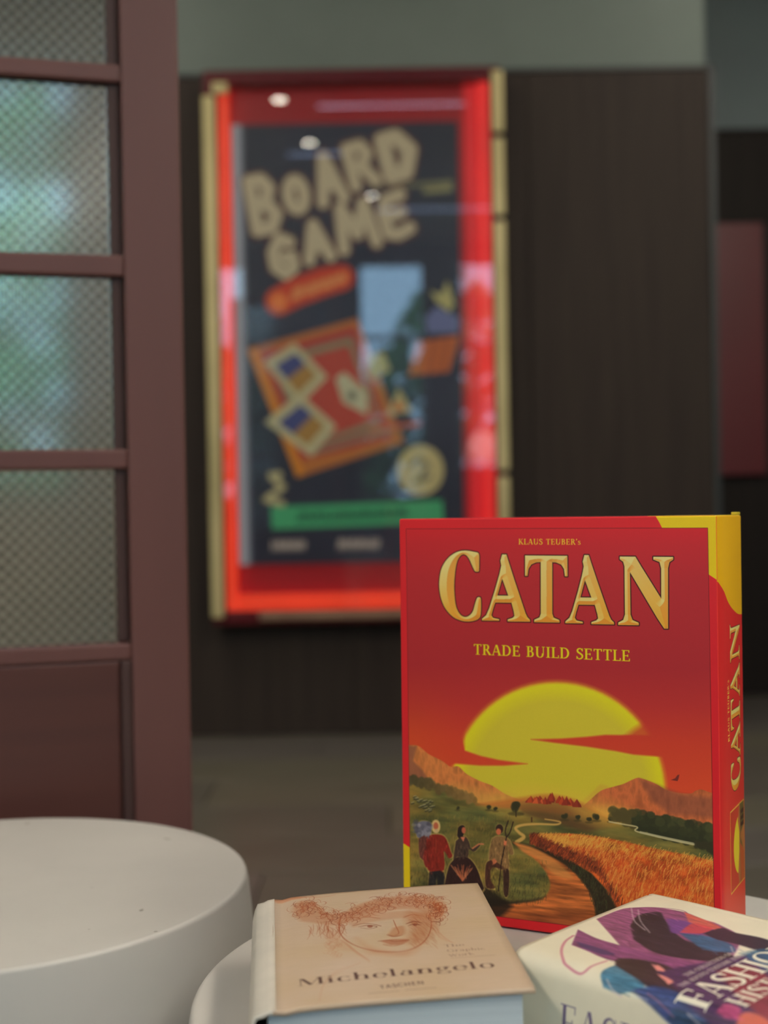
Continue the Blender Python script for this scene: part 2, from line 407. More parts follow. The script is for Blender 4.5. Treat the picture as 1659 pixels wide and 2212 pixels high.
def paint_box_front():
    W, Hh = 1176, 1472
    cv = Canvas(W, Hh, (178, 28, 38))
    quad = [(864,1124),(1546,1113),(1559,2056),(870,1985)]
    T = homography(quad, [(0,0),(W,0),(W,Hh),(0,Hh)]); B = homography([(0,0),(W,0),(W,Hh),(0,Hh)], quad)
    gy, gx = np.mgrid[0:Hh, 0:W]
    ph = B(np.c_[gx.ravel()+.5, gy.ravel()+.5]); PX = ph[:, 0].reshape(Hh, W); PY = ph[:, 1].reshape(Hh, W)
    yel = (190, 168, 16)
    cv.poly(T([(1408,1100),(1425,1128),(1432,1142),(1527,1142),(1529,1238),(1550,1252),(1580,1262),(1580,1100)]), yel)
    cv.poly(T([(850,1822),(872,1832),(888,1842),(888,1995),(850,1990)]), yel)
    sky = Canvas(W, Hh)
    ys = [1120, 1250, 1440, 1520, 1600, 1700, 2100]
    cs = np.array([(172,30,40),(152,34,42),(143,35,42),(155,42,42),(172,54,38),(180,64,38),(180,64,38)], float)
    for k in range(3): sky.a[..., k] = np.interp(PY, ys, cs[:, k])
    lft = np.clip((1010-PX)/140, 0, 1)*np.clip((PY-1440)/120, 0, 1); sky.a += lft[..., None]*np.array([2, 8, -4])
    top = np.clip((1175-PY)/30, 0, 1)[..., None]; sky.a = sky.a*(1-top*.4)+np.array([176, 28, 38])*top*.4
    S = sky
    sky0 = S.a.copy()
    # sun with a brighter rim
    S.poly(T(ell(1207,1708,234,238)), (190,150,40), .7, soft=9)
    S.poly(T(ell(1207,1708,229,233)), (184,180,30), 1, soft=6)
    S.poly(T(ell(1207,1706,205,206)), (173,163,48), .9, soft=26)
    red = sky0
    S.poly(T([(1372,1572),(1350,1590),(1380,1598),(1460,1600),(1460,1560),(1395,1556)]), red, .8, soft=13)
    S.poly(T([(1150,1598),(1215,1595),(1270,1590),(1310,1585),(1400,1584),(1470,1592),(1470,1629),(1420,1629),(1370,1626),(1330,1619),(1270,1611),(1200,1604)]), red, 1, soft=4)
    S.poly(T([(940,1600),(1000,1600),(1006,1625),(1040,1636),(1080,1644),(1142,1651),(1090,1656),(1040,1657),(985,1654),(940,1668)]), red, 1, soft=4)
    S.poly(T([(940,1575),(1003,1575),(1004,1618),(1000,1634),(940,1640)]), red, .8, soft=9)
    # far haze and mountains
    S.poly(T(curve([(1240,1752),(1262,1728),(1285,1706),(1302,1692),(1325,1706),(1345,1760)])), (172,140,52), .6, soft=5)
    mt = fbm(Hh, W, 60, 60, 5)
    def rough(color, amp, nz): 
        return np.asarray(color, float)[None, None]*(1+(nz[..., None]-0.5)*amp)
    ridge = np.abs(fbm(Hh, W, 46, 20, 4)-0.5)*2
    left = curve([(880,1616),(904,1617),(926,1634),(955,1648),(975,1661),(992,1660),(1010,1676),(1040,1691),(1065,1700),(1095,1718),(1130,1730),(1185,1742)], 5)
    S.poly(T(list(left)+[(1190,1810),(880,1810)]), rough((158,96,52), .32, 1-ridge), 1, soft=1.5)
    S.poly(T([(880,1616),(900,1618),(893,1650),(915,1672),(925,1690),(880,1700)]), (108,68,56), .7, soft=5)
    S.poly(T([(884,1740),(980,1700),(1060,1712),(1150,1738),(1190,1770),(1000,1800)]), (175,132,64), .65, soft=22)
    right = curve([(1248,1752),(1275,1728),(1300,1706),(1325,1697),(1348,1690),(1364,1682),(1380,1676),(1400,1681),(1420,1689),(1440,1700),(1465,1706),(1492,1707),(1502,1701),(1514,1698),(1528,1702),(1550,1709)], 5)
    S.poly(T(list(right)+[(1550,1810),(1240,1810)]), rough((148,80,48), .36, 1-ridge), 1, soft=1.5)
    S.poly(T([(1382,1678),(1425,1692),(1470,1708),(1550,1716),(1550,1760),(1450,1752),(1410,1725)]), (104,62,52), .55, soft=9)
    S.poly(T([(1250,1748),(1290,1740),(1380,1748),(1400,1765),(1300,1790),(1240,1775)]), (180,128,62), .7, soft=14)
    # meadow
    gn = fbm(Hh, W, 26, 110, 5); gn2 = fbm(Hh, W, 60, 160, 4)
    grass = np.array([98, 88, 44])[None, None]*(0.62+0.8*gn[..., None])+np.array([46, 22, 2])[None, None]*np.clip(gn2-0.5, -1, 1)[..., None]*2.2
    mead = curve([(880,1690),(930,1702),(980,1720),(1030,1738),(1080,1742),(1130,1732),(1180,1728),(1260,1742),(1300,1760),(1360,1775),(1450,1790),(1550,1800)], 5)
    S.poly(T(list(mead)+[(1560,2060),(870,2060)]), grass, 1, soft=2.5)
    S.poly(T(curve([(1030,1742),(1080,1733),(1130,1724),(1190,1716),(1250,1728),(1300,1755),(1340,1775),(1250,1762),(1150,1752),(1080,1748)])), (148,70,36), .8, soft=7)
    S.poly(T([(1120,1738),(1190,1726),(1250,1735),(1300,1762),(1340,1780),(1270,1795),(1180,1775),(1130,1758)]), (84,58,36), .75, soft=9)
    rr = random.Random(3)
    # left slope wood
    for i in range(120):
        t = rr.random(); x = 884+t*150; y = 1688+t*46+rr.uniform(-8, 8); r = rr.uniform(4, 10)*(1-.35*t)
        fade = 1-t*.65
        S.poly(T(ell(x, y, r*.8, r*1.1, 12)), tuple(np.array([62,58,38])*fade+np.array([150,112,60])*(1-fade)+rr.uniform(-7, 7)), .8, soft=3)
    for i in range(26):
        x = 888+rr.random()*48; y = 1738+(x-888)*.35+rr.uniform(-12, 12)
        S.line(T([(x, y), (x+6, y-2)]), 2.6, (52,54,38), .8); S.line(T([(x, y-3), (x+6, y-5)]), 1.2, (142,138,108), .8)
    for q, al in (([(1040,1735),(1110,1700),(1220,1705),(1330,1730),(1380,1765),(1320,1790),(1200,1750),(1060,1760)], .30), ([(1240,1740),(1330,1745),(1380,1770),(1330,1785),(1260,1765)], .4)): S.poly(T(curve(q)), (196,160,66), al, soft=24)
    # hamlet on the hill
    for i in range(22):
        x = 1133+rr.random()*118; hh = rr.uniform(9, 20)*(1-.35*abs(x-1195)/65); wd = rr.uniform(6, 11); y = 1740-6*math.cos((x-1192)/42)+rr.uniform(-3, 4)
        S.poly(T([(x-wd, y), (x-wd*.9, y-hh*.35), (x, y-hh*1.3), (x+wd*.9, y-hh*.35), (x+wd, y)]), rr.choice([(160,62,34),(138,48,30),(176,80,46),(120,42,30)]), .95)
        S.poly(T([(x, y-hh*1.3), (x+wd*.9, y-hh*.35), (x+wd, y), (x+wd*.3, y)]), (98,36,28), .6)
    # bushes
    for x, y, r in ((1117,1746,13),(1058,1747,6),(1072,1750,5),(1290,1762,8),(1222,1763,7),(1250,1765,6),(990,1751,4),(1275,1768,6),(1322,1766,6)):
        for k in range(7): S.poly(T(ell(x+rr.uniform(-.5, .5)*r, y+rr.uniform(-.5, .4)*r, r*.6, r*.55, 10)), (44,44,28), .75, soft=2)
        S.poly(T(ell(x, y+r*1.1, r*1.4, r*.35, 12)), (48,44,26), .6, soft=3)
    S.line(T([(1117,1752), (1117,1766)]), 2, (45,36,24))
    # wood on the right
    for i in range(340):
        x = 1322+rr.random()**.8*228; base = 1768+(x-1322)*.28; y = base-rr.random()*(26+.12*(x-1322)); r = rr.uniform(5, 12)
        up = (base-y)/50
        cc = np.array([38,42,28])+np.array([34,34,16])*max(0, up)*rr.random()
        if x < 1370: cc = cc*.6+np.array([112,92,48])*.4
        S.poly(T(ell(x, y, r, r*.9, 10)), tuple(cc), .8, soft=2.5)
    # stream and winding path
    S.line(T(curve([(1318,1772),(1350,1777),(1378,1782),(1374,1790),(1400,1797),(1450,1808),(1500,1817),(1545,1824)])), 2.4, (168,160,122), .9, soft=1.5)
    S.line(T(curve([(1385,1793),(1440,1804),(1500,1815),(1545,1822)])), 3.6, (150,148,118), .9, soft=1.5)
    for x, y, r in ((1520,1818,12),(1538,1822,13),(1508,1816,8)):
        for k in range(6): S.poly(T(ell(x+rr.uniform(-6, 6), y+rr.uniform(-5, 5), r*.7, r*.6, 10)), (44,44,30), .85, soft=2.5)
    pth = T(curve([(1180,1770),(1212,1775),(1204,1781),(1165,1781),(1132,1784),(1116,1791),(1124,1801),(1134,1810),(1118,1822)], 6))
    S.line(pth, np.linspace(2.0, 7.0, len(pth)), (176,142,78), .9, soft=2)
    # dark verge, cart track
    S.poly(T(curve([(1105,1822),(1150,1828),(1230,1850),(1290,1890),(1330,1950),(1390,2060),(1260,2070),(1200,2060),(1000,2060),(890,2060),(880,1990),(960,1930),(1100,1950),(1200,1930),(1190,1880),(1140,1840)], 5)), (38,30,22), .9, soft=6)
    tn = fbm(Hh, W, 9, 90, 4)
    track = np.array([152, 84, 42])[None, None]*(0.5+1.0*tn[..., None])
    S.poly(T(curve([(1110,1822),(1150,1832),(1190,1850),(1228,1872),(1262,1905),(1284,1945),(1286,1990),(1260,2050),(1100,2060),(960,2050),(1010,1990),(1060,1965),(1120,1955),(1170,1945),(1190,1920),(1184,1890),(1160,1860),(1132,1842)], 6)), track, 1, soft=4)
    S.poly(T(curve([(1115,1824),(1150,1832),(1200,1858),(1240,1895),(1200,1890),(1165,1858),(1130,1842)], 5)), (184,130,70), .55, soft=6)
    S.poly(T([(1060,1990),(1120,1975),(1280,1975),(1290,2050),(1060,2050)]), (92,42,26), .45, soft=22)
    # green verge
    for i in range(700):
        t = rr.random(); x = 1240+t*85+rr.uniform(-16, 16); y = 1862+t*t*170+rr.uniform(-8, 20); l = rr.uniform(4, 10)
        S.line(T([(x, y), (x+rr.uniform(-3, 3), y-l)]), .9, rr.choice([(52,60,34),(36,34,24),(60,56,34),(30,26,20)]), .7)
    # wheat field
    wn_ = fbm(Hh, W, 30, 50, 5)
    wheat = np.array([168, 78, 34])[None, None]*(0.6+0.8*wn_[..., None])
    wt = curve([(1146,1806),(1200,1800),(1270,1802),(1340,1812),(1420,1828),(1500,1842),(1550,1852)], 5)
    S.poly(T(list(wt)+[(1560,2070),(1395,2070),(1352,1990),(1318,1925),(1280,1885),(1230,1855),(1150,1824)]), wheat, 1, soft=3)
    for i in range(5200):
        x = 1146+rr.random()*405; lo_ = 1806+max(0, x-1270)*.165; hi_ = 1828+(x-1150)*.42 if x < 1290 else 1887+(x-1290)*1.7
        y = lo_+rr.random()**1.05*(min(2060, hi_)-lo_); l = rr.uniform(5, 15)*(0.6+(y-1806)/160)
        dep = (y-lo_)/140
        c = rr.choice([(196,132,62),(178,84,36),(204,146,76),(160,52,28),(186,104,44),(170,66,30)])
        if dep < .18: c = rr.choice([(190,140,60),(180,120,52),(198,150,70)])
        if y > hi_-26 and x < 1420: c = rr.choice([(120,50,30),(74,36,26),(150,66,34),(60,32,24)])
        sx = rr.uniform(1, 5)
        S.line(T([(x, y), (x+sx*.5, y-l*.6), (x+sx*1.4, y-l)]), rr.uniform(.7, 1.4), c, .6)
    # left grass and foreground darkness
    for i in range(2200):
        x = 884+rr.random()*320; y = 1770+rr.random()*190; l = rr.uniform(4, 10)
        if x > 1110 and y < 1850+(x-1110)*.2 or x > 1185: continue
        c = rr.choice([(104,92,46),(74,76,38),(58,62,32),(136,112,60),(84,66,38)])
        if y > 1900: c = rr.choice([(40,44,26),(62,66,36),(30,26,20)])
        S.line(T([(x, y), (x+rr.uniform(-2, 4), y-l)]), .8, c, .5)
    S.poly(T([(1040,1912),(1075,1935),(1110,1962),(1080,1990),(1010,1990),(1000,1940)]), (28,22,18), .85, soft=9)
    # three plain wayfarers: shapes with a light rim
    def fig(parts, rim=(178,150,88)):
        parts = [(curve(list(pts)+[pts[0]], 3), c) for pts, c in parts]
        for pts, c in parts: S.poly(T(pts), rim, .6, soft=2.6)
        for pts, c in parts:
            q = T(pts); m = q.mean(0); S.poly(m+(q-m)*.94, c, 1, soft=1.2)
    fig([([(900,1818),(895,1795),(905,1782),(922,1780),(934,1788),(930,1812),(915,1822)], (92,92,108)),
         ([(903,1818),(924,1812),(928,1866),(906,1862)], (86,46,40)),
         (list(ell(942,1792,10,15,14)), (176,152,104)),
         ([(920,1816),(932,1808),(954,1808),(966,1818),(976,1846),(980,1856),(972,1862),(960,1846),(960,1890),(924,1892),(922,1868),(918,1850)], (112,32,24)),
         ([(916,1842),(926,1842),(926,1876),(920,1884),(914,1868)], (108,34,28)),
         ([(926,1890),(960,1890),(962,1935),(946,1935),(944,1900),(938,1935),(924,1935)], (30,28,30))])
    S.poly(T(ell(942,1791,5.5,8,14)), (158,84,60), 1, soft=1.2); S.poly(T(ell(943,1802,4,5,12)), (160,142,106), .8, soft=1.5)
    S.line(T([(942,1822), (942,1850)]), 1.6, (150,62,38), .6)
    fig([([(988,1812),(990,1794),(998,1787),(1006,1790),(1004,1806),(996,1822)], (34,24,24)),
         ([(984,1822),(996,1812),(1008,1812),(1016,1826),(1020,1838),(1034,1830),(1042,1825),(1040,1832),(1026,1846),(1014,1840),(1012,1858),(988,1858),(984,1864),(978,1866)], (58,44,38)),
         ([(988,1856),(1012,1856),(1030,1875),(1042,1905),(1044,1935),(964,1935),(966,1885),(976,1866)], (42,24,24))])
    S.poly(T(ell(1003,1799,4.5,7,12)), (158,84,62), 1, soft=1.2); S.poly(T([(996,1814),(1006,1813),(1002,1824)]), (176,104,78), 1, soft=1)
    S.line(T([(1022,1838), (1036,1828), (1046,1828)]), 2.4, (166,100,70))
    for i in range(40):
        a = rr.uniform(-1.1, 1.1); l = rr.uniform(18, 36); S.line(T([(1000, 1910), (1000+math.sin(a)*l*.9, 1910-l)]), .9, rr.choice([(168,96,66),(140,70,48),(184,120,84)]), .7)
    fig([(list(ell(1081,1794,9,11,14)), (46,32,26)),
         ([(1064,1814),(1076,1808),(1094,1810),(1106,1820),(1113,1846),(1106,1850),(1100,1840),(1102,1884),(1070,1880),(1072,1858),(1064,1866),(1056,1862),(1058,1838)], (116,88,56)),
         ([(1070,1862),(1098,1880),(1094,1882),(1064,1878),(1062,1908),(1072,1925),(1052,1925),(1048,1905),(1050,1872),(1058,1862)], (64,38,30)),
         ([(1088,1882),(1102,1882),(1100,1938),(1090,1938)], (52,34,28))])
    S.poly(T(ell(1079,1800,5.5,7,12)), (170,92,62), 1, soft=1.2)
    S.line(T([(1078,1930), (1086,1860), (1096,1812)]), 2.2, (40,26,22)); 
    S.line(T(curve([(1096,1812),(1094,1796),(1100,1776)])), [2.2]*17, (40,26,22)); S.line(T(curve([(1096,1812),(1104,1800),(1111,1778)])), [2.2]*17, (40,26,22))
    S.poly(T([(1090,1818),(1097,1820),(1096,1830),(1090,1828)]), (170,96,66), 1, soft=1)
    S.poly(T([(1068,1872),(1064,1862),(1070,1858),(1076,1866)]), (162,90,62), 1, soft=1)
    figs = [T(q) for q in ([(920,1808),(966,1818),(976,1850),(960,1892),(922,1892),(918,1850)], [(984,1822),(1016,1826),(1012,1858),(988,1858)], [(964,1935),(970,1880),(1012,1860),(1042,1905),(1044,1935)], [(1064,1814),(1094,1810),(1110,1846),(1100,1884),(1070,1880),(1058,1850)], [(903,1790),(934,1790),(930,1860),(906,1862)], [(1050,1935),(1052,1872),(1100,1884),(1100,1938)], [(924,1892),(962,1892),(960,1935),(924,1935)])]
    for q in figs:
        x0, y0, x1, y1 = q[:, 0].min(), q[:, 1].min(), q[:, 0].max(), q[:, 1].max()
        for i in range(170):
            x, y = rr.uniform(x0, x1), rr.uniform(y0, y1)
            if poly_sdf(q, np.array([[x]]), np.array([[y]]))[0, 0] > -2: continue
            cc = S.a[int(y), int(x)]; S.line([(x, y), (x+rr.uniform(-4, 4), y+rr.uniform(4, 14))], rr.uniform(1, 2.2), tuple(np.clip(cc*rr.choice([.6, .75, 1.25, 1.5]), 0, 210)), .4, soft=1.4)
    for i in range(40): S.poly(T(ell(906+rr.uniform(-12, 24), 1796+rr.uniform(-14, 16), rr.uniform(3, 7), rr.uniform(3, 6), 10)), rr.choice([(112,112,128),(78,78,94),(140,138,146),(62,62,76)]), .5, soft=2)
    # bird
    S.poly(T([(1450,1679),(1459,1675),(1464,1668),(1468,1667),(1466,1676),(1464,1681)]), (88,34,34), .9, soft=1)
    S.line(T([(1151,1768), (1151,1776)]), 3, (60,36,26), .8)
    # back into the frame
    inner = T([(880,1146),(1527,1140),(1543,2029),(886,1966)])
    sl, X, Y = cv.window(0, 0, W, Hh)
    d = poly_sdf(inner, X, Y)
    cv.put(sl, np.clip(0.5-(d-1.6)/1.2, 0, 1), (62, 20, 20), .85)
    m = np.clip(0.5-d/1.2, 0, 1)[..., None]; cv.a = cv.a*(1-m)+S.a*m
    Lg = lambda p: T([(930+x/3.016, 1160+y/3.016) for x, y in p])
    logo(cv, Lg, 3.8)
    a, b = T([(1124,1177.5), (1257.5,1177)]); write(cv, "KLAUS TEUBER's", a, b, 20, (206,172,40), gap=.1, T=.14, t=.06)
    a, b = T([(1026,1416), (1363,1426)]); write(cv, "TRADE BUILD SETTLE", a, b, 38, (206,176,24), gap=.08, T=.15, t=.065, outline=(.9, (120,60,20)))
    cv.a *= (1+(RNG.random((Hh, W, 1))-.5)*.03)
    return to_lin(cv, (1.75, 1.62, 1.42))

def paint_box_side():
    # u = depth from the front, v = height; 6 px per mm
    W, Hh = 509, 1768; k = 6000.0
    cv = Canvas(W, Hh, (172, 30, 34))
    gy, gx = np.mgrid[0:Hh, 0:W]
    t = np.clip((gy/Hh-.45)/.5, 0, 1)[..., None]
    cv.a = cv.a*(1-t)+np.array([178, 62, 44])*t
    fr = np.clip((70-gx)/40., 0, 1)[..., None]*np.clip((gy/Hh-.4)/.4, 0, 1)[..., None]; cv.a = cv.a*(1-fr)+np.array([176, 28, 36])*fr
    Q = lambda pts: [(d*k, (BOX_H-z)*k) for d, z in pts]
    cv.poly(Q([(-.01, .32), (-.01, .2535), (0, .2505)]+[tuple(q) for q in curve([(.004,.2495),(.02,.243),(.035,.234),(.055,.227),(.072,.2235),(.09,.2232)])]+[(.1, .32)]), (188, 146, 10))
    # title running up the side
    L0, L1, c0, c1 = .101, .2185, .070, .036
    tf = lambda p: np.array(Q([(c0-(558-y)/(558-95)*(c0-c1), L0+(x-60)/(1582-60)*(L1-L0)) for x, y in p]))
    logo(cv, tf, 3.0)
    a, b = Q([(.033, .1385), (.033, .181)]); write(cv, "KLAUS TEUBER's", a, b, 30, (216,172,70), gap=.1, T=.16, t=.09)
    # small landscape panel
    pq = Q([(.032, .0896), (.0790, .0896), (.0790, .0331), (.032, .0331)])
    cv.poly(pq, (198, 150, 60)); m = np.mean(pq, 0); cv.poly(m+(np.array(pq)-m)*.975, (160, 52, 36))
    R = lambda pts: [(pq[0][0]+(pq[1][0]-pq[0][0])*(1-y), pq[0][1]+(pq[2][1]-pq[0][1])*(x)) for x, y in pts]   # picture turned a quarter
    cv.poly(R([(.5+.36*math.cos(q), .36+.42*math.sin(q)) for q in np.linspace(0, math.pi, 20)]), (188,172,40), soft=2)
    cv.poly(R([(.0, .36), (.2, .46), (.35, .36), (.6, .38), (.85, .47), (1, .4), (1, 0), (0, 0)]), (150,90,52), soft=3)
    cv.poly(R([(.0, .3), (1, .3), (1, 0), (0, 0)]), (84,76,40), soft=6)
    cv.poly(R([(.5, .3), (1, .27), (1, .02), (.62, .02)]), (150,72,34), soft=5)
    cv.poly(R([(.38, .26), (.44, .26), (.66, .02), (.3, .02)]), (146,96,52), soft=4)
    for x in (.12, .2, .28): cv.poly(R([(x-.03, .02), (x-.02, .26), (x+.02, .26), (x+.03, .02)]), (52,30,26), soft=2)
    for i in range(4): cv.line([pq[i], pq[(i+1) % 4]], 2.2, (198, 150, 60))
    cv.line(Q([(.0005, -.01), (.0005, .4)]), 2, (190, 60, 50), .5)
    return to_lin(cv, (1.9, 1.75, 1.5))

def paint_portrait_cover(quad):
    W, Hh = 834, 1172      # 139 x 195 mm, 6 px per mm
    cv = Canvas(W, Hh)
    n1 = fbm(Hh, W, 160, 260, 4)[..., None]; n2 = fbm(Hh, W, 3, 60, 3)[..., None]; n3 = RNG.random((Hh, W, 1))
    cv.a = np.array([176, 152, 120])*(1-n1)+np.array([184, 162, 140])*n1; cv.a *= .965+.05*n2+.03*n3
    T = homography(quad, [(0, 0), (W, 0), (W, Hh), (0, Hh)])
    rr = random.Random(11)
    chalk = (142, 66, 34); dark = (112, 44, 24)
    def st(pts, r=1.2, c=chalk, al=.75, n=6, wob=0):
        q = T(curve(pts, n)); m = len(q); k = np.sin(np.linspace(.25, math.pi-.2, m))
        cv.line(q+(np.array([[rr.gauss(0, wob), rr.gauss(0, wob)]]*m) if wob else 0), r*(.35+.75*k), c, al, soft=1.0)
    # a plain chalk head: shading, features, loose hair
    cv.poly(T(curve([(885,1970),(930,1976),(938,2000),(925,2030),(900,2045),(880,2036),(890,2010),(878,1990)])), (158,98,62), .55, soft=26)
    cv.poly(T(curve([(770,2030),(800,2050),(860,2060),(905,2048),(880,2070),(800,2066)])), (168,116,82), .45, soft=20)
    cv.poly(T(curve([(700,1995),(720,2010),(740,2040),(760,2058),(730,2050),(700,2020)])), (172,122,88), .35, soft=18)
    for k in range(70):
        a = rr.random(); x = 880+a*52; y = 1972+rr.random()*70
        st([(x, y), (x+8, y+5), (x+15, y+13)], 1.0, chalk, .35, 3)
    for k in range(4):
        j = lambda: rr.uniform(-1.5, 1.5)
        st([(738+j(),1985+j()),(733+j(),2005),(742,2030+j()),(775+j(),2050),(820,2060+j()),(870,2060),(905+j(),2047),(925,2025+j()),(932,2000),(928,1975)], 1.5, chalk, .5)
        st([(762+j(),2004+j()),(785,1999),(805,2000),(824,2004+j())], 1.6, dark, .6)
        st([(775,2007),(795,2003+j()),(815,2006),(800,2011),(780,2009)], 1.3, dark, .6)
        st([(878+j(),1999),(895,1994+j()),(912,1997)], 1.5, dark, .6); st([(882,2003),(897,1999+j()),(910,2002)], 1.2, dark, .6)
        st([(765,1992+j()),(790,1984),(822,1987+j())], 1.8, chalk, .5); st([(872,1984+j()),(892,1978),(915,1982)], 1.8, chalk, .5)
        st([(850,1990),(856,2006+j()),(862,2020),(850+j(),2025),(838,2023)], 1.3, chalk, .55)
        st([(836,2024),(852,2028+j()),(870,2024)], 1.6, dark, .6)
        st([(818+j(),2038),(840,2036),(855,2038),(884,2034+j())], 2.0, dark, .65); st([(828,2044+j()),(850,2048),(874,2043)], 1.4, chalk, .5)
    cv.poly(T(ell(800,2005.5,6,3.2,12)), dark, .6, soft=2); cv.poly(T(ell(897,2001,5,2.8,12)), dark, .6, soft=2)
    # curls in a soft band over the brow
    cv.poly(T(curve([(632,1965),(650,1948),(680,1952),(705,1975),(740,1975),(780,1955),(830,1943),(900,1938),(948,1945),(962,1965),(948,1990),(930,1985),(900,1968),(850,1968),(790,1985),(735,2002),(700,2000),(650,1992)], 5)), (166,108,72), .5, soft=12)
    cv.poly(T(curve([(755,1998),(800,1980),(870,1970),(925,1978),(925,1990),(870,1986),(800,1996),(765,2008)], 5)), (168,112,76), .4, soft=12)
    cv.poly(T(curve([(850,2008),(872,2004),(874,2022),(850,2028),(838,2024)], 5)), (162,104,68), .55, soft=8)
    cv.poly(T(curve([(820,2037),(850,2033),(884,2034),(868,2044),(845,2046)], 5)), (150,84,54), .6, soft=5)
    spine = curve([(645,1975),(668,1958),(700,1975),(735,1990),(775,1972),(820,1958),(862,1948),(905,1950),(938,1955),(950,1965),(940,1990)], 8)
    for k in range(420):
        i = rr.randrange(len(spine)); x, y = spine[i]; x += rr.uniform(-14, 14); y += rr.uniform(-16, 12)
        r = rr.uniform(6, 19); a0 = rr.uniform(0, 6.3); a1 = a0+rr.choice([-1, 1])*rr.uniform(1.5, 4.5)
        pts = [(x+r*(1-.12*s)*math.cos(a0+(a1-a0)*s/5), y+r*.5*(1-.12*s)*math.sin(a0+(a1-a0)*s/5)) for s in range(6)]
        st(pts, rr.uniform(.8, 1.9), rr.choice([chalk, dark, (156, 84, 48)]), .6, 4)
    for k in range(60):
        i = rr.randrange(len(spine)-9); st([tuple(spine[i+3*j]+np.array([rr.uniform(-6, 6), rr.uniform(-9, 9)])) for j in range(3)], 1.3, chalk, .5, 5)
    for k in range(34):
        x = 690+rr.uniform(-25, 55); y = 1995+rr.uniform(-5, 18); st([(x, y), (x+rr.uniform(-6, 12), y+10), (x+rr.uniform(-10, 16), y+22)], 1.2, chalk, .5, 4)
    for k in range(34):
        x = 715+rr.uniform(-12, 18); y = 2030+rr.uniform(-8, 38); st([(x, y), (x+8, y+3), (x+2, y+8), (x-5, y+4)], 1.0, (166,106,72), .5, 4)
    for k in range(10):
        st([(928+rr.uniform(-5, 8),1988),(940+rr.uniform(-6, 9),2005),(950,2022+rr.uniform(-6, 9)),(975+rr.uniform(-9, 9),2040)], 1.0, (170,116,84), .4)
        st([(740+rr.uniform(-6, 6),2035),(770,2060+rr.uniform(-5, 5)),(800,2080+rr.uniform(-6, 6))], 1.0, (170,116,84), .4)
    for k in range(5):
        st([(690,2165+k),(700,2130),(730,2100+2*k),(780,2085)], 1.1, (172,126,98), .35); st([(590,1944+k),(640,1938+k),(700,1940),(726,1936)], 1.2, (172,110,78), .5)
    cv.poly(T([(586,1940),(640,1936),(660,1941),(600,1950)]), (186,112,72), .5, soft=7)
    ink = (82, 56, 50)
    a, b = T([(645,2133), (1072,2093)]); write(cv, 'Michelangelo', a, b, 62, (70, 46, 42), gap=.08, T=.13, t=.03, sh=.03, al=.9, soft=1)
    for s, p, q, c in (('The', (961,2050), (1004,2046), 16), ('Graphic', (967,2061), (1049,2054), 16), ('Work', (972,2072), (1026,2066), 16)):
        a, b = T([p, q]); write(cv, s, a, b, 26, (110, 80, 66), gap=.07, T=.12, t=.04, al=.8)
    a, b = T([(975,2075), (1070,2066)]); cv.line([a, b], 1.6, (120, 90, 74), .6)
    a, b = T([(822,2141), (918,2130)]); write(cv, 'TASCHEN', a, b, 30, ink, gap=.1, T=.17, t=.14, serif=False, al=.9)
    rr2 = random.Random(4); a, b = T([(797,2151), (945,2137)])
    for k in range(26):
        if k in (12, 13): continue
        p = a+(b-a)*k/26; cv.line([p, p+np.array([4.5, rr2.uniform(-3, 3)])], 1.8, ink, .75)
    return to_lin(cv, (1.13, 1.16, 1.22))

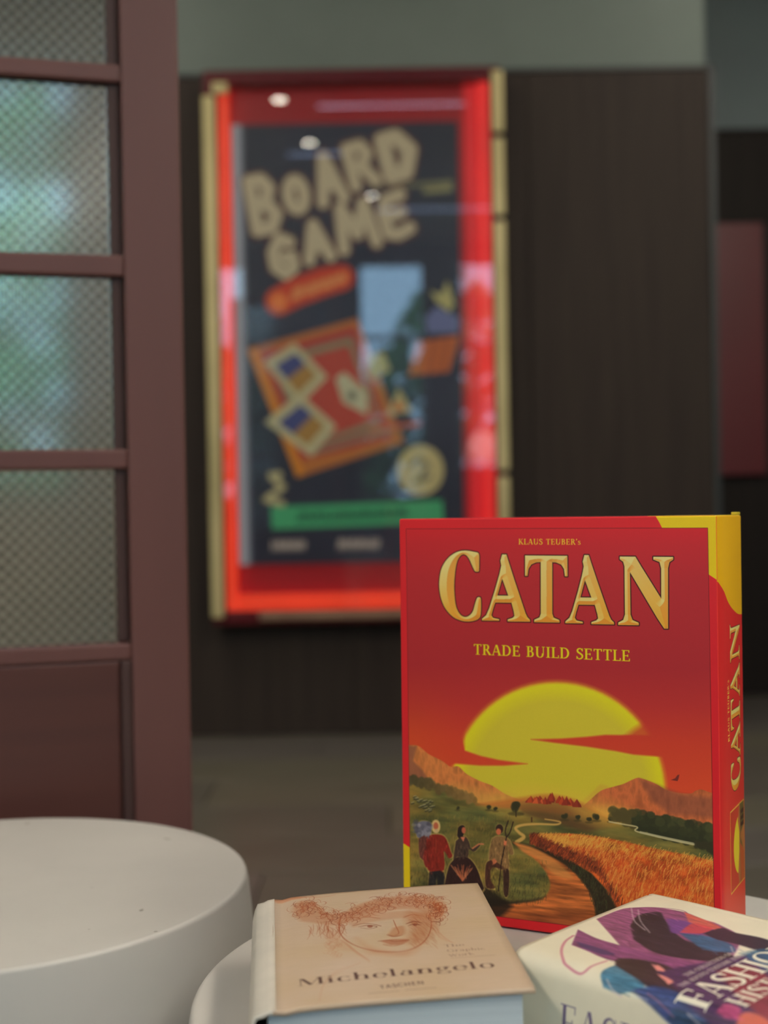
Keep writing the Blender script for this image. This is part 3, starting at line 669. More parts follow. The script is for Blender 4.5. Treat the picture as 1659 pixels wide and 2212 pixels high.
F_OFF = 52.0                  # mm of wrap onto the spine left of the cover's own edge
def paint_fashion_cover(P):
    """P turns photograph px into (mm from the spine edge, mm down from the top)"""
    k = 5.0; W, Hh = int((F_OFF+142)*k), int(195*k)
    cv = Canvas(W, Hh, (186, 180, 160))
    T = lambda pts: [(((a if a > 0 else a*.45)+F_OFF)*k, b*k) for a, b in P(pts)]     # left of the edge the print folds down the spine
    C = lambda pts: T(curve(pts, 6))
    n = fbm(Hh, W, 60, 60, 4)[..., None]
    cv.a = cv.a*(.98+.04*n)
    streak = fbm(Hh, W, 40, 6, 3)
    def tone(c, amp=.5): return np.asarray(c, float)[None, None]*(1-amp/2+amp*streak[..., None])
    # rings of thin cane
    cv.line(C([(1240,2022),(1222,2035),(1214,2055),(1222,2080),(1244,2097),(1290,2083),(1312,2076)]), 4.2, (160,92,112), .8, soft=2)
    # gown
    cv.poly(C([(1290,1986),(1340,1966),(1370,1962),(1420,1962),(1480,1972),(1515,1985),(1560,2000),(1600,2030),(1560,2090),(1460,2110),(1370,2070),(1338,2040)]), tone((118,66,98), .6), 1, soft=3)
    cv.poly(C([(1250,2009),(1290,2028),(1338,2042),(1400,2060),(1500,2085),(1480,2130),(1400,2090),(1320,2075),(1270,2055),(1236,2042)]), tone((112,60,98), .6), 1, soft=3)
    cv.line(C([(1362,1962),(1420,1962),(1480,1970),(1492,1991)]), 2.0, (110,52,92), .9)
    cv.poly(C([(1480,1972),(1530,1990),(1560,2006),(1520,2006),(1490,1995)]), tone((172,82,72), .4), .95, soft=3)
    cv.poly(C([(1245,2034),(1300,2050),(1330,2062),(1300,2062),(1255,2046)]), (60,44,84), .85, soft=4)
    cv.poly(C([(1363,2000),(1380,1978),(1425,1972),(1440,1990),(1480,2030),(1560,2050),(1590,2080),(1500,2075),(1420,2060),(1370,2030)]), tone((44,34,44), .5), 1, soft=4)
    cv.poly(C([(1440,1985),(1480,1990),(1530,2005),(1560,2012),(1500,2020),(1450,2015)]), (92,56,112), .9, soft=5)
    cv.poly(C([(1480,2005),(1500,1995),(1540,2005),(1520,2016),(1470,2014)]), (168,58,62), .85, soft=4)
    cv.poly(C([(1470,2016),(1530,2022),(1580,2040),(1585,2058),(1520,2052)]), tone((46,76,106), .7), 1, soft=5)
    cv.poly(C([(1520,2016),(1560,2005),(1590,2015),(1659,2030),(1720,2060),(1680,2066),(1600,2042),(1550,2030)]), (44,32,46), 1, soft=4)
    # under layers
    cv.poly(C([(1280,2122),(1305,2095),(1350,2085),(1400,2110),(1380,2132),(1310,2136)]), tone((58,98,120), .6), 1, soft=4)
    cv.poly(C([(1330,2085),(1340,2070),(1420,2080),(1480,2110),(1500,2160),(1400,2130)]), tone((46,34,42), .5), 1, soft=5)
    cv.poly(C([(1350,2132),(1420,2130),(1500,2160),(1560,2230),(1430,2260),(1390,2200),(1372,2160)]), tone((46,58,98), .7), 1, soft=5)
    cv.poly(C([(1395,2180),(1440,2170),(1500,2200),(1500,2260),(1420,2250),(1392,2205)]), tone((36,58,84), .7), .9, soft=6)
    cv.poly(C([(1420,2100),(1500,2085),(1659,2060),(1760,2100),(1760,2260),(1560,2260),(1480,2170)]), tone((62,40,72), .6), 1, soft=8)
    cv.poly(C([(1550,2100),(1610,2085),(1659,2110),(1700,2170),(1659,2200),(1600,2160)]), tone((120,44,54), .5), .85, soft=9)
    cv.poly(C([(1600,2060),(1659,2050),(1720,2080),(1659,2100)]), tone((40,80,110), .5), .8, soft=9)
    for q in ([(1408,2083),(1425,2087),(1438,2099),(1420,2098)], [(1420,2105),(1440,2112),(1456,2122),(1445,2128)]): cv.poly(C(q), (196,122,116), .95, soft=3)
    cv.poly(C([(1540,2180),(1570,2168),(1600,2178),(1590,2195),(1550,2192)]), (150,62,98), .9, soft=4)
    cv.poly(C([(1570,2205),(1610,2185),(1659,2200),(1720,2240),(1600,2260)]), (186,96,76), .9, soft=6)
    for q in ([(1365,1962),(1372,1990),(1395,2010)], [(1380,1966),(1385,1990),(1405,2015)], [(1460,2178),(1475,2205),(1490,2240)], [(1580,2045),(1588,2060),(1600,2045)], [(1310,2140),(1300,2128),(1305,2110)]): cv.line(C(q), 2.4, (176,158,160), .6, soft=2.5)
    rr = random.Random(5)
    for i in range(420):
        x = 1300+rr.random()*330; y = 1965+rr.random()*230
        q = T([(x, y)])[0]; px, py = int(q[0]), int(q[1])
        if 0 <= px < W and 0 <= py < Hh and cv.a[py, px].mean() < 150:
            c = cv.a[py, px]*rr.choice([.7, 1.25, 1.4]); dx, dy = rr.uniform(10, 26), rr.uniform(3, 10)
            cv.line(T(curve([(x, y), (x+dx*.5, y+dy*.4), (x+dx, y+dy)], 3)), rr.uniform(1, 2.4), tuple(np.clip(c, 0, 230)), .45, soft=1.6)
    cv.line(C([(1388,2140),(1402,2155),(1414,2180)]), 2.2, (150,92,116), .6, soft=2)
    wh = (186, 182, 166)
    def at_mm(a, b): return np.array([(a+F_OFF)*k, b*k])
    write(cv, 'THE COLLECTION OF', at_mm(25, 98.2), at_mm(74, 98.2), 3.3*k, wh, gap=.07, T=.15, t=.07, al=.85)
    write(cv, 'THE KYOTO COSTUME INSTITUTE', at_mm(10, 104.2), at_mm(89, 104.2), 3.3*k, wh, gap=.07, T=.15, t=.07, al=.85)
    write(cv, 'FASHION', at_mm(-4, 126), at_mm(112, 126), 18.5*k, wh, gap=.04, T=.17, t=.06, sh=.045, up=(0, -18.5*k), soft=1)
    write(cv, 'HISTORY', at_mm(8, 142.5), at_mm(92, 142.5), 12.5*k, wh, gap=.05, T=.17, t=.06, sh=.045, up=(0, -12.5*k), soft=1)
    # spine lettering, running down the spine
    ink = (88, 76, 104)
    write(cv, 'FASHION', at_mm(-41, 38), at_mm(-41, 134), 19*k, ink, gap=.10, T=.12, t=.03, sh=.03, up=(19*k, 0), soft=1)
    return to_lin(cv, 1.5)

def paint_poster(x0, y0, x1, y1):
    s = 1.35; W, Hh = int((x1-x0)*s), int((y1-y0)*s)
    cv = Canvas(W, Hh, (42, 40, 52))
    T = lambda pts: [((x-x0)*s, (y-y0)*s) for x, y in pts]
    n = fbm(Hh, W, 200, 200, 3)[..., None]; cv.a = cv.a*(.85+.3*n)
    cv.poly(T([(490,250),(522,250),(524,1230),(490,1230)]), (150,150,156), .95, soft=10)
    cream = (170,152,122)
    R = 13
    letters = [
        (521,373,610,508,-10, [[(.15,0),(.15,1)],[(.15,0),(.6,.0),(.85,.2),(.65,.45),(.2,.48)],[(.2,.48),(.7,.52),(.95,.75),(.7,1),(.15,1)]], 15),
        (606,373,677,470,-10, [ell(.5,.5,.42,.45,16)+[(.92,.5)]], 14),
        (677,327,753,449,-12, [[(.0,1),(.45,0),(1,1)],[(.2,.65),(.8,.65)]], 14),
        (745,306,825,415,-14, [[(.1,0),(.1,1)],[(.1,0),(.7,.0),(.9,.25),(.6,.5),(.1,.52)],[(.5,.5),(1,1)]], 14),
        (815,284,920,398,-14, [[(.15,0),(.15,1)],[(.15,0),(.6,.0),(.95,.45),(.65,1),(.15,1)]], 18),
        (570,500,648,605,-10, [[(.9,.15),(.5,.0),(.1,.35),(.1,.75),(.5,1),(.9,.85),(.9,.55),(.6,.55)]], 14),
        (648,472,724,572,-10, [[(.0,1),(.45,0),(1,1)],[(.2,.65),(.8,.65)]], 14),
        (722,432,825,548,-12, [[(.0,1),(.15,0),(.5,.7),(.85,0),(1,1)]], 14),
        (815,415,905,525,-12, [[(.85,.0),(.3,.05),(.1,.4),(.15,.9),(.5,1),(.95,.9)],[(.15,.5),(.75,.45)]], 14)]
    for pas in (0, 1):
        for a, b, c, d, rot, strokes, r in letters:
            cx, cy = (a+c)/2, (b+d)/2; wd, hh = (c-a)-2*r, (d-b)-2*r; q = math.radians(rot)
            for st in strokes:
                pts = [(cx+(u-.5)*wd*math.cos(q)-(v-.5)*hh*math.sin(q), cy+(u-.5)*wd*math.sin(q)+(v-.5)*hh*math.cos(q)) for u, v in st]
                if pas == 0: cv.line(T(pts), (r+5)*s, (84,46,40), .95)
                else: cv.line(T(pts), r*s*.92, cream)
    cv.line(T([(598,648),(640,628),(700,608),(740,600)]), np.array([30,31,31,28])*s, (176,52,28), 1, soft=3)
    cv.line(T([(598,650)]), [20*s], (206,110,50), 1, soft=8)
    z = random.Random(2)
    for i in range(7):
        x = 634+i*18; y = 634-i*5.2; cv.line(T([(x-6, y+12), (x-2+z.uniform(-3, 3), y-12), (x+4, y+8+z.uniform(-4, 4)), (x+8, y-12)]), 3.4*s, (196,120,66), .95)
    # boxed game, its cards and tokens
    cv.poly(T([(527,750),(773,688),(872,955),(632,1026)]), (160,92,40)); cv.poly(T([(527,750),(545,745),(650,1020),(632,1026)]), (186,112,24), .9)
    cv.poly(T([(556,758),(768,704),(846,948),(640,990)]), (150,50,42)); cv.poly(T([(578,772),(760,726),(822,920),(650,966)]), (120,106,80)); cv.poly(T([(600,782),(752,745),(812,905),(664,952)]), (158,58,44))
    cv.line(T([(660,975),(850,925)]), 5*s, (112,108,84), .9)
    for ox, oy in ((0, 0), (4, 98)):
        a, b, c, d = [(x+ox, y+oy) for x, y in ((562,778),(632,738),(704,812),(640,872))] if oy == 0 else [(x, y) for x, y in ((562,906),(640,846),(722,918),(664,982))]
        cv.poly(T([a, b, c, d]), (166,154,116)); m = np.mean([a, b, c, d], 0); ins = [tuple(m+(np.array(p)-m)*.66) for p in (a, b, c, d)]
        cv.poly(T(ins), (60,62,104)); cv.poly(T([tuple((np.array(ins[3])+ins[0])/2), tuple((np.array(ins[2])+ins[1])/2), ins[2], ins[3]]), (146,106,50))
    cv.poly(T([(722,815),(742,802),(790,846),(792,894),(738,868)]), (166,158,126)); cv.line(T([(758,853)]), [10*s], (92,88,76))
    cv.poly(T([(792,770),(830,760),(845,800),(800,820)]), (156,140,100))
    cv.poly(T([(905,740),(1000,728),(975,806),(886,812)]), (170,84,36)); [cv.line(T([(920+k*26,738),(904+k*26,808)]), 3*s, (96,52,34), .8) for k in range(3)]
    cv.poly(T([(925,690),(950,665),(1000,690),(998,722),(930,722)]), (92,94,128)); cv.poly(T([(936,632),(962,640),(975,610),(990,660),(978,678),(950,655)]), (158,146,92))
    cv.poly(T([(836,895),(862,838),(892,890)]), (160,146,100)); cv.poly(T([(848,888),(860,860),(876,886)]), (172,86,34))
    cv.line(T([(800,925),(905,915)]), 5*s, (176,80,52), .9)
    cv.poly(T(ell(908,1015,52,54,30)), (166,148,100)); cv.line(T([(885,1005),(905,990),(925,1006),(908,1030)]), 4*s, (96,88,76)); cv.line(T([(895,1040),(930,1030)]), 4*s, (96,88,76))
    cv.line(T([(574,1020),(600,1046),(562,1072),(598,1082)]), 7*s, (160,146,104)); cv.line(T([(578,1025),(590,1020)]), 9*s, (160,146,104))
    cv.line(T([(800,408),(986,402)]), [1*s, 6*s], (150,140,86), .7, soft=4); cv.line(T([(930,418),(985,414)]), 6*s, (150,140,86), .8, soft=3)
    cv.poly(T([(572,1088),(955,1080),(958,1128),(574,1136)]), (62,140,92))
    for i in range(26):
        x = 632+i*9.6; y = 1111-i*.2; cv.line(T([(x, y+9), (x+z.uniform(-3, 6), y-9)]), 2.2*s, (30,62,48), .95); cv.line(T([(x, y+z.uniform(-8, 8)), (x+7, y+z.uniform(-8, 8))]), 2*s, (30,62,48), .9)
    for x0_, x1_ in ((575,645), (722,808)):
        x = x0_
        while x < x1_: cv.line(T([(x, 1180), (x+z.uniform(0, 5), 1162)]), 2.4*s, (170,150,136), .9); cv.line(T([(x, 1166+z.uniform(0, 12)), (x+6, 1170)]), 2*s, (170,150,136), .9); x += 8.5
    return to_lin(cv, 1.35)

# ------------------------------------------------------------------ the room
WALL_Y, FAR_Y = 4.295, 4.997
CEIL = 3.0
BX0, BX1, BZ = -.70, 1.101, 2.162
XL, XR, YB = -2.6, 2.7, -3.0
plank_mats = []
for k, (c1, c2) in enumerate([((.084,.076,.062),(.122,.110,.090)), ((.085,.074,.062),(.125,.110,.092)), ((.104,.094,.070),(.146,.130,.098)), ((.092,.082,.074),(.135,.120,.108))]):
    plank_mats.append(noise_mat('floor_wood', c1, c2, (1.2, 14, 1), 3.0, 6, .36, .06, lo=.3, hi=.7, rvar=.06))
m_sub = mat('screed', (.05, .045, .04), .9)
m_plaster = noise_mat('grey_plaster', (.17,.205,.185), (.20,.238,.218), (1, 1, 1), 2.2, 5, .85, .05)
m_plaster2 = noise_mat('blue_grey_plaster', (.17,.205,.215), (.195,.235,.245), (1, 1, 1), 2.2, 5, .85, .05)
m_white = noise_mat('pale_paint', (.55,.54,.50), (.60,.58,.54), (1, 1, 1), 3, 4, .8)
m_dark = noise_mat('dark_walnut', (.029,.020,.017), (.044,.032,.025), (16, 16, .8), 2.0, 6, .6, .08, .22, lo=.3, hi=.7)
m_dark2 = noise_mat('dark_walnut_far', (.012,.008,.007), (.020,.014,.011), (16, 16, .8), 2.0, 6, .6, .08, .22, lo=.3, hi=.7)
m_edge = mat('dark_grey_metal', (.030, .036, .038), .45)
m_joint = mat('shadow_joint', (.008, .006, .005), .8)

floor = struct(box('floor', (XL-.1, YB-.1, -.10), (XR+.1, FAR_Y+.1, -.012), m_sub))
floor_piece = {}
rf = random.Random(21)
row = 0; y = YB
while y < FAR_Y-.01:
    dy = min(.30, FAR_Y-y); x = XL-(row*0.47 % 1.2)
    while x < XR:
        x0, x1 = max(x, XL), min(x+1.2, XR)
        if x1-x0 > .05:
            mi = rf.randrange(4); key = (round(x1-x0, 3), round(dy, 3), mi)
            if key not in floor_piece:
                b = box('plank', (.0015, .0015, -.012), (x1-x0-.0015, dy-.0015, 0), plank_mats[mi], floor, .0012, 1)
                floor_piece[key] = b
            else:
                b = floor_piece[key].copy(); col.objects.link(b)
            b.location = (x0, y, 0)
        x += 1.2
    y += .30; row += 1

ceiling = struct(box('ceiling', (XL-.1, YB-.1, CEIL), (XR+.1, FAR_Y+.1, CEIL+.1), m_white))
struct(box('wall_right', (XR, YB-.1, 0), (XR+.1, FAR_Y+.1, CEIL), m_plaster))
struct(box('wall_left', (XL-.1, YB-.1, 0), (XL, FAR_Y+.1, CEIL), m_white))

def wall_with_openings(name, x0, x1, y0, y1, openings, m):
    """upright wall along x with rectangular openings (xa, xb, za, zb), as one mesh"""
    bm = bmesh.new(); xs = x0
    for xa, xb, za, zb in sorted(openings):
        add_box(bm, (xs, y0, 0), (xa, y1, CEIL)); add_box(bm, (xa, y0, 0), (xb, y1, za)); add_box(bm, (xa, y0, zb), (xb, y1, CEIL)); xs = xb
    add_box(bm, (xs, y0, 0), (x1, y1, CEIL))
    return struct(from_bm(name, bm, (m,)))

m_alu = mat('window_frame_paint', (.16, .17, .18), .4)
m_glass = bpy.data.materials.new('clear_glass'); m_glass.use_nodes = True
nt = m_glass.node_tree; nt.nodes.clear()
o_ = nt.nodes.new('ShaderNodeOutputMaterial'); mx = nt.nodes.new('ShaderNodeMixShader'); tr = nt.nodes.new('ShaderNodeBsdfTransparent'); gl = nt.nodes.new('ShaderNodeBsdfGlossy'); fr = nt.nodes.new('ShaderNodeFresnel')
tr.inputs[0].default_value = (.95, .97, .96, 1); gl.inputs['Roughness'].default_value = 0.0; fr.inputs[0].default_value = 1.5
nt.links.new(fr.outputs[0], mx.inputs[0]); nt.links.new(tr.outputs[0], mx.inputs[1]); nt.links.new(gl.outputs[0], mx.inputs[2]); nt.links.new(mx.outputs[0], o_.inputs[0])

def window(name, xa, xb, za, zb, y, bars, out):
    t = struct(empty(name, ((xa+xb)/2, y, za)))
    def pc(n, lo, hi, m): 
        o = box(n, lo, hi, m, None, .003, 1); o.parent = t; o.matrix_parent_inverse = Matrix.Translation(Vector(((xa+xb)/2, y, za))).inverted(); return o
    for x in (xa, xb-.05): pc('stile', (x, y-.03, za), (x+.05, y+.03, zb), m_alu)
    for z in [za, zb-.05]: pc('rail', (xa+.05, y-.03, z), (xb-.05, y+.03, z+.05), m_alu)
    zs = [za+.05]+[za+(zb-za)*q for q in bars]+[zb-.05]
    for z in zs[1:-1]: pc('glazing_bar', (xa+.05, y-.02, z-.02), (xb-.05, y+.02, z+.02), m_alu)
    for a, b in zip(zs, zs[1:]): pc('pane', (xa+.05, y-.003, a), (xb-.05, y+.003, b), m_glass)
    # light portal
    ld = bpy.data.lights.new(name+'_portal', 'AREA'); ld.shape = 'RECTANGLE'; ld.size = xb-xa; ld.size_y = zb-za; ld.cycles.is_portal = True
    lo_ = bpy.data.objects.new(name+'_portal', ld); col.objects.link(lo_); lo_.location = ((xa+xb)/2, y+(.06 if out > 0 else -.06), (za+zb)/2)
    lo_.rotation_euler = (math.pi/2*(-1 if out > 0 else 1), 0, 0)

W1 = (-.22, .41, .75, 2.85); W3 = (.64, 1.5, 1.0, 2.85); W2 = (-2.2, -1.33, .95, 2.25); W4 = (-2.2, -1.15, .75, 2.85)
wall_with_openings('wall_front', XL, XR, YB-.1, YB, [W4, W1, W3], m_dark)
window('window_1', *W1, YB-.05, (.33, .68), -1)
window('window_3', *W3, YB-.05, (.3, .6, .8), -1)
window('window_4', *W4, YB-.05, (.5,), -1)
m_beige = noise_mat('beige_plaster', (.46,.43,.36), (.53,.49,.41), (1, 1, 1), 2.2, 5, .85, .05)
wall_with_openings('wall_back', XL, BX0+.05, FAR_Y, FAR_Y+.1, [W2], m_beige)
struct(box('wall_back_right', (BX0+.0505, FAR_Y, 0), (XR, FAR_Y+.1, CEIL), m_plaster2))
window('window_2', *W2, FAR_Y+.05, (.5,), 1)

# the walnut block that carries the sign, the plaster box above it, the panelled lower wall further back
blk = struct(empty('wall_block', (0, WALL_Y, 0)))
core = box('core', (BX0+.01, .012, .0), (BX1-.02, FAR_Y-WALL_Y-.001, BZ-.01), m_joint, blk)
nx = 3; wv = (BX1-.02-BX0)/nx
for i in range(nx): box('panel', (BX0+i*wv+.001, 0, .002), (BX0+(i+1)*wv-.001, .0125, BZ-.012), m_dark, blk, .001, 1)
box('side_panel', (BX1-.0195, .02, .002), (BX1-.002, FAR_Y-WALL_Y-.002, BZ-.012), m_dark, blk, .001, 1)
box('corner_trim', (BX1-.019, -.004, 0), (BX1, .019, BZ-.011), m_edge, blk, .001, 1)
box('top_trim', (BX0, -.006, BZ-.0105), (BX1, .04, BZ), m_edge, blk, .001, 1)
struct(box('wall_upper', (BX0-.02, WALL_Y+.03, BZ+.0005), (1.078, FAR_Y-.001, CEIL-.001), m_plaster, None, .002, 1))
wc = struct(empty('wall_panelling', (0, FAR_Y, 0)))
x = BX1+.002; i = 0
while x < XR-.02:
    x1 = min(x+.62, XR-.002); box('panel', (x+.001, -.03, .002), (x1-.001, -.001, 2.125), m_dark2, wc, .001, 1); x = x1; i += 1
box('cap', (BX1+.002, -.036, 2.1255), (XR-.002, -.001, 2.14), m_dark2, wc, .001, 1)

# garden beyond the windows
def hedge(name, x0, x1, y, zmax, label):
    bm = bmesh.new(); r_ = random.Random(5)
    for i in range(int(850*(x1-x0))):
        x = r_.uniform(x0, x1); z = r_.random()**.8*zmax*(0.75+.25*math.sin(x*2.1)); q = r_.uniform(.06, .16); yy = y+r_.uniform(-.25, .25)
        d = Vector((r_.gauss(0, 1), r_.gauss(0, 1), r_.gauss(0, 1))).normalized(); u = d.orthogonal().normalized(); v = d.cross(u)
        c = Vector((x, yy, z)); vs = [bm.verts.new(c+u*q), bm.verts.new(c+v*q*.5+d*q*.1), bm.verts.new(c-u*q), bm.verts.new(c-v*q*.5+d*q*.1)]
        bm.faces.new(vs)
    o = from_bm(name, bm, (m_leaf,)); o['kind'] = 'stuff'; tag(o, label, 'hedge'); return o
m_leaf = noise_mat('leaves', (.10,.30,.10), (.26,.55,.22), (1, 1, 1), 3, 3, .5)
hedge('foliage', -3.2, -1.2, FAR_Y+1.6, 2.7, 'green leafy hedge outside, seen through the patterned glass of the door')
hedge('foliage', -3.2, 3.2, YB-2.2, 3.1, 'green garden hedge outside, mirrored in the glass of the red sign')
struct(box('ground', (-6, -9, -.3), (6, 9, -.11), noise_mat('gravel', (.25,.24,.22), (.4,.38,.34), (1,1,1), 40, 4, .9)))

# ---- brick-red glazed door on the left
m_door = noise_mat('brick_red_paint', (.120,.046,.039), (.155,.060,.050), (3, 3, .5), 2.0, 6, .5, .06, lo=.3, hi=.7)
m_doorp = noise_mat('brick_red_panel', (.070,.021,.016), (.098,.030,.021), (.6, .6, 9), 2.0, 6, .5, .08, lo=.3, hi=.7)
m_lead = mat('glazing_bead', (.060, .026, .022), .6)
m_pane = bpy.data.materials.new('pressed_glass'); m_pane.use_nodes = True
b_ = m_pane.node_tree.nodes['Principled BSDF']
b_.inputs['Base Color'].default_value = (.66, .68, .65, 1); b_.inputs['Transmission Weight'].default_value = 1; b_.inputs['Roughness'].default_value = .16; b_.inputs['IOR'].default_value = 1.38
b_.inputs['Roughness'].default_value = .15
N = m_pane.node_tree.nodes; L = m_pane.node_tree.links           # pressed lozenges: glints and dark gaps painted into the glass colour
tc = N.new('ShaderNodeTexCoord'); sx = N.new('ShaderNodeSeparateXYZ'); L.new(tc.outputs['Object'], sx.inputs[0])
def mth(op, p, q):
    n = N.new('ShaderNodeMath'); n.operation = op
    for i, v in enumerate((p, q)):
        if v is None: continue
        if isinstance(v, (int, float)): n.inputs[i].default_value = v
        else: L.new(v, n.inputs[i])
    return n.outputs[0]
kk = 2*math.pi/.0140
u_ = mth('SINE', mth('MULTIPLY', sx.outputs[0], kk), None); v_ = mth('SINE', mth('MULTIPLY', sx.outputs[2], kk), None)
rp = N.new('ShaderNodeValToRGB'); L.new(mth('ADD', mth('MULTIPLY', mth('MULTIPLY', u_, v_), .5), .5), rp.inputs[0])
rp.color_ramp.elements[0].position = .38; rp.color_ramp.elements[0].color = (.52, .53, .52, 1); rp.color_ramp.elements[1].position = .62; rp.color_ramp.elements[1].color = (.84, .85, .82, 1)
L.new(rp.outputs[0], b_.inputs['Base Color'])
dx_, dz_ = ray_at(396, 900, 1.43)
DZ = lambda z: ZC+(z-ZC)*1.43/2.40          # heights read off at 2.40 m, door stands at 1.43 m
door = struct(empty('door_1', (dx_, 1.43, 0), (0, 0, math.radians(15.9)+math.pi*0)))
# local x runs to the left edge as negative
SW, DT = .0745, .03
def dbox(n, x0, x1, z0, z1, m, y0=-DT/2, y1=DT/2, bev=.003): return box(n, (x0, y0, z0), (x1, y1, z1), m, door, bev, 2)
DW = .62
rails = [(DZ(a), DZ(b)) for a, b in [(.484, .514), (.826, .861), (1.169, 1.207), (1.515, 1.547), (1.855, 1.89), (2.19, 2.225), (2.54, 2.62)]]
HT = rails[-1][1]+.002; Z0, Z1 = rails[0][1], rails[-1][0]
dbox('stile', -SW+.0131, 0, .01, HT, m_door); dbox('stile', -DW, -DW+SW, .01, HT, m_door)
PX0, PX1 = -DW+SW, -SW+.0131
mid = (PX0+PX1)/2
for a, b in rails: dbox('rail', PX0, PX1, a, b, m_door, -DT/2+.002, DT/2-.002)
dbox('rail', PX0, PX1, .01, 0.08, m_door, -DT/2+.002, DT/2-.002)
dbox('muntin', mid-.011, mid+.011, Z0, Z1, m_door, -DT/2+.003, DT/2-.003)
dbox('bead', PX1-.0138, PX1-.0005, Z0, Z1, m_lead, -DT/2+.009, DT/2-.009, .004)
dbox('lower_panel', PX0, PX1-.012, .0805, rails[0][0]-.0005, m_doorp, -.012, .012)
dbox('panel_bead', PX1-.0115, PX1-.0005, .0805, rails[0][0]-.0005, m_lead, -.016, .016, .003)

def pressed_pane(x0, x1, z0, z1):
    p = .0034; nx_ = max(2, int(round((x1-x0)/p))); nz_ = max(2, int(round((z1-z0)/p))); V = []; Fc = []
    for j in range(nz_+1):
        for i in range(nx_+1):
            e = (0 < i < nx_ and 0 < j < nz_)
            V.append((x0+(x1-x0)*i/nx_, -.003-(.0004 if (e and (i+j) % 2 == 0) else 0), z0+(z1-z0)*j/nz_))
    w_ = nx_+1
    for j in range(nz_):
        for i in range(nx_):
            a, b, c, d = j*w_+i, j*w_+i+1, (j+1)*w_+i+1, (j+1)*w_+i
            if (i+j) % 2 == 0: Fc += [(a, b, d), (b, c, d)]
            else: Fc += [(a, b, c), (a, c, d)]
    k = len(V); V += [(x0, .003, z0), (x1, .003, z0), (x1, .003, z1), (x0, .003, z1)]
    Fc.append((k+3, k+2, k+1, k))
    bot = list(range(0, w_)); top = [nz_*w_+i for i in range(w_)]; lf = [j*w_ for j in range(nz_+1)]; rt = [j*w_+nx_ for j in range(nz_+1)]
    Fc.append(tuple(bot[::-1])+(k, k+1)); Fc.append(tuple(top)+(k+2, k+3)); Fc.append(tuple(lf)+(k+3, k)); Fc.append(tuple(rt[::-1])+(k+1, k+2))
    me = bpy.data.meshes.new('pane'); me.from_pydata(V, [], Fc); me.update()
    return link('pane', me, door, (m_pane,))
for (a0, a1), (b0, b1) in zip(rails, rails[1:]):
    pressed_pane(mid+.011, PX1-.014, a1, b0); pressed_pane(PX0, mid-.011, a1, b0)
hd = lathe('door_handle', [(0, 0), (.012, 0), (.012, .05), (.026, .06), (.028, .08), (.018, .09), (0, .092)], mat('aged_brass', (.4, .28, .12), .35, .9), door, 24)
hd.location = (-DW+.04, -DT/2, .98); hd.rotation_euler = (math.pi/2, 0, 0)

# ------------------------------------------------------------------ ceiling lights (long fill panels are added, the small lamps are mirrored in the sign)
def emis(name, c, s):
    m = bpy.data.materials.new(name); m.use_nodes = True
    b = m.node_tree.nodes['Principled BSDF']; b.inputs['Base Color'].default_value = (.8, .8, .8, 1)
    b.inputs['Emission Color'].default_value = (*c, 1); b.inputs['Emission Strength'].default_value = s
    return m
m_panel = emis('fill_glow', WARM, LEFT_FILL); m_panel2 = emis('fill_glow_rear', WARM, REAR_FILL); m_panel3 = emis('fill_glow_front', WARM, FRONT_FILL); m_panel4 = emis('fill_glow_right', WARM, RIGHT_FILL); m_spot = emis('spot_light', (1, .9, .75), SPOT_LIGHT); m_trimw = mat('white_metal', (.7, .7, .68), .4)
for x, y, wh_ in ((-1.75, .2, 'left side near the window'), (1.75, .45, 'right side'), (-1.3, 2.9, 'left end near the sign'), (1.3, 2.9, 'right end near the sign'), (-1.8, -1.7, 'left rear corner'), (1.8, -1.7, 'right rear corner')):  # unseen panels, added to brighten the tables, box and back wall
    t = empty('fill_panel', (x, y, CEIL)); tag(t, 'unseen warm white fill panel added on the ceiling over the %s of the room' % wh_, 'light', 'added ceiling fill panels')
    box('housing', (-.22, -.92, -.03), (.22, .92, -.0005), m_trimw, t, .004); box('diffuser', (-.2, -.9, -.034), (.2, .9, -.0301), m_panel2 if y > 1 else (m_panel if x < 0 else m_panel4) if y > 0 else m_panel3, t)
for i, (px, py, lb) in enumerate(((683, 308, 'middle'), (815, 425, 'rear'), (620, 215, 'front'))):
    u = (1085-py)/F; Z = CEIL-ZC; dist = Z/u; Yl = 8.4-dist; Xl = (px-829)/F*dist
    t = empty('downlight', (Xl, Yl, CEIL)); tag(t, 'small round recessed ceiling spotlight, the %s one of three in a row' % lb, 'light', 'recessed ceiling spotlights')
    lathe('trim_ring', [(.046, -.001), (.046, -.008), (.036, -.010), (.034, -.001), (.046, -.001)], m_trimw, t, 32)
    lathe('lens', [(0, -.006), (.033, -.006), (.033, -.0015), (0, -.0015)], m_spot, t, 32)
t = empty('pendant_lamp', (.84, -2.55, 0)); tag(t, 'white globe lamp hanging on a cord, mirrored at the right edge of the sign', 'lamp')
lathe('globe', [(0, 1.08)]+[(.125*math.sin(math.pi*k/16), 1.205-.125*math.cos(math.pi*k/16)) for k in range(1, 16)]+[(0, 1.33)], emis('globe_light', (1, .93, .92), 2.6), t, 32)
box('cord', (-.003, -.003, 1.33), (.003, .003, CEIL-.001), m_trimw, t)
for i, (xa, xb, yy) in enumerate(((-.02, .95, -1.62), (-.58, -.22, .02))):
    t = empty('linear_light', ((xa+xb)/2, yy, CEIL)); tag(t, ('long' if i == 0 else 'short')+' thin cool linear ceiling light behind the view, mirrored in the poster glass', 'light')
    box('housing', (-(xb-xa)/2, -.02, -.025), ((xb-xa)/2, .02, -.0005), m_trimw, t, .002); box('diffuser', (-(xb-xa)/2+.01, -.015, -.028), ((xb-xa)/2-.01, .015, -.0251), emis('cool_line', (.45, .62, 1), 6), t)
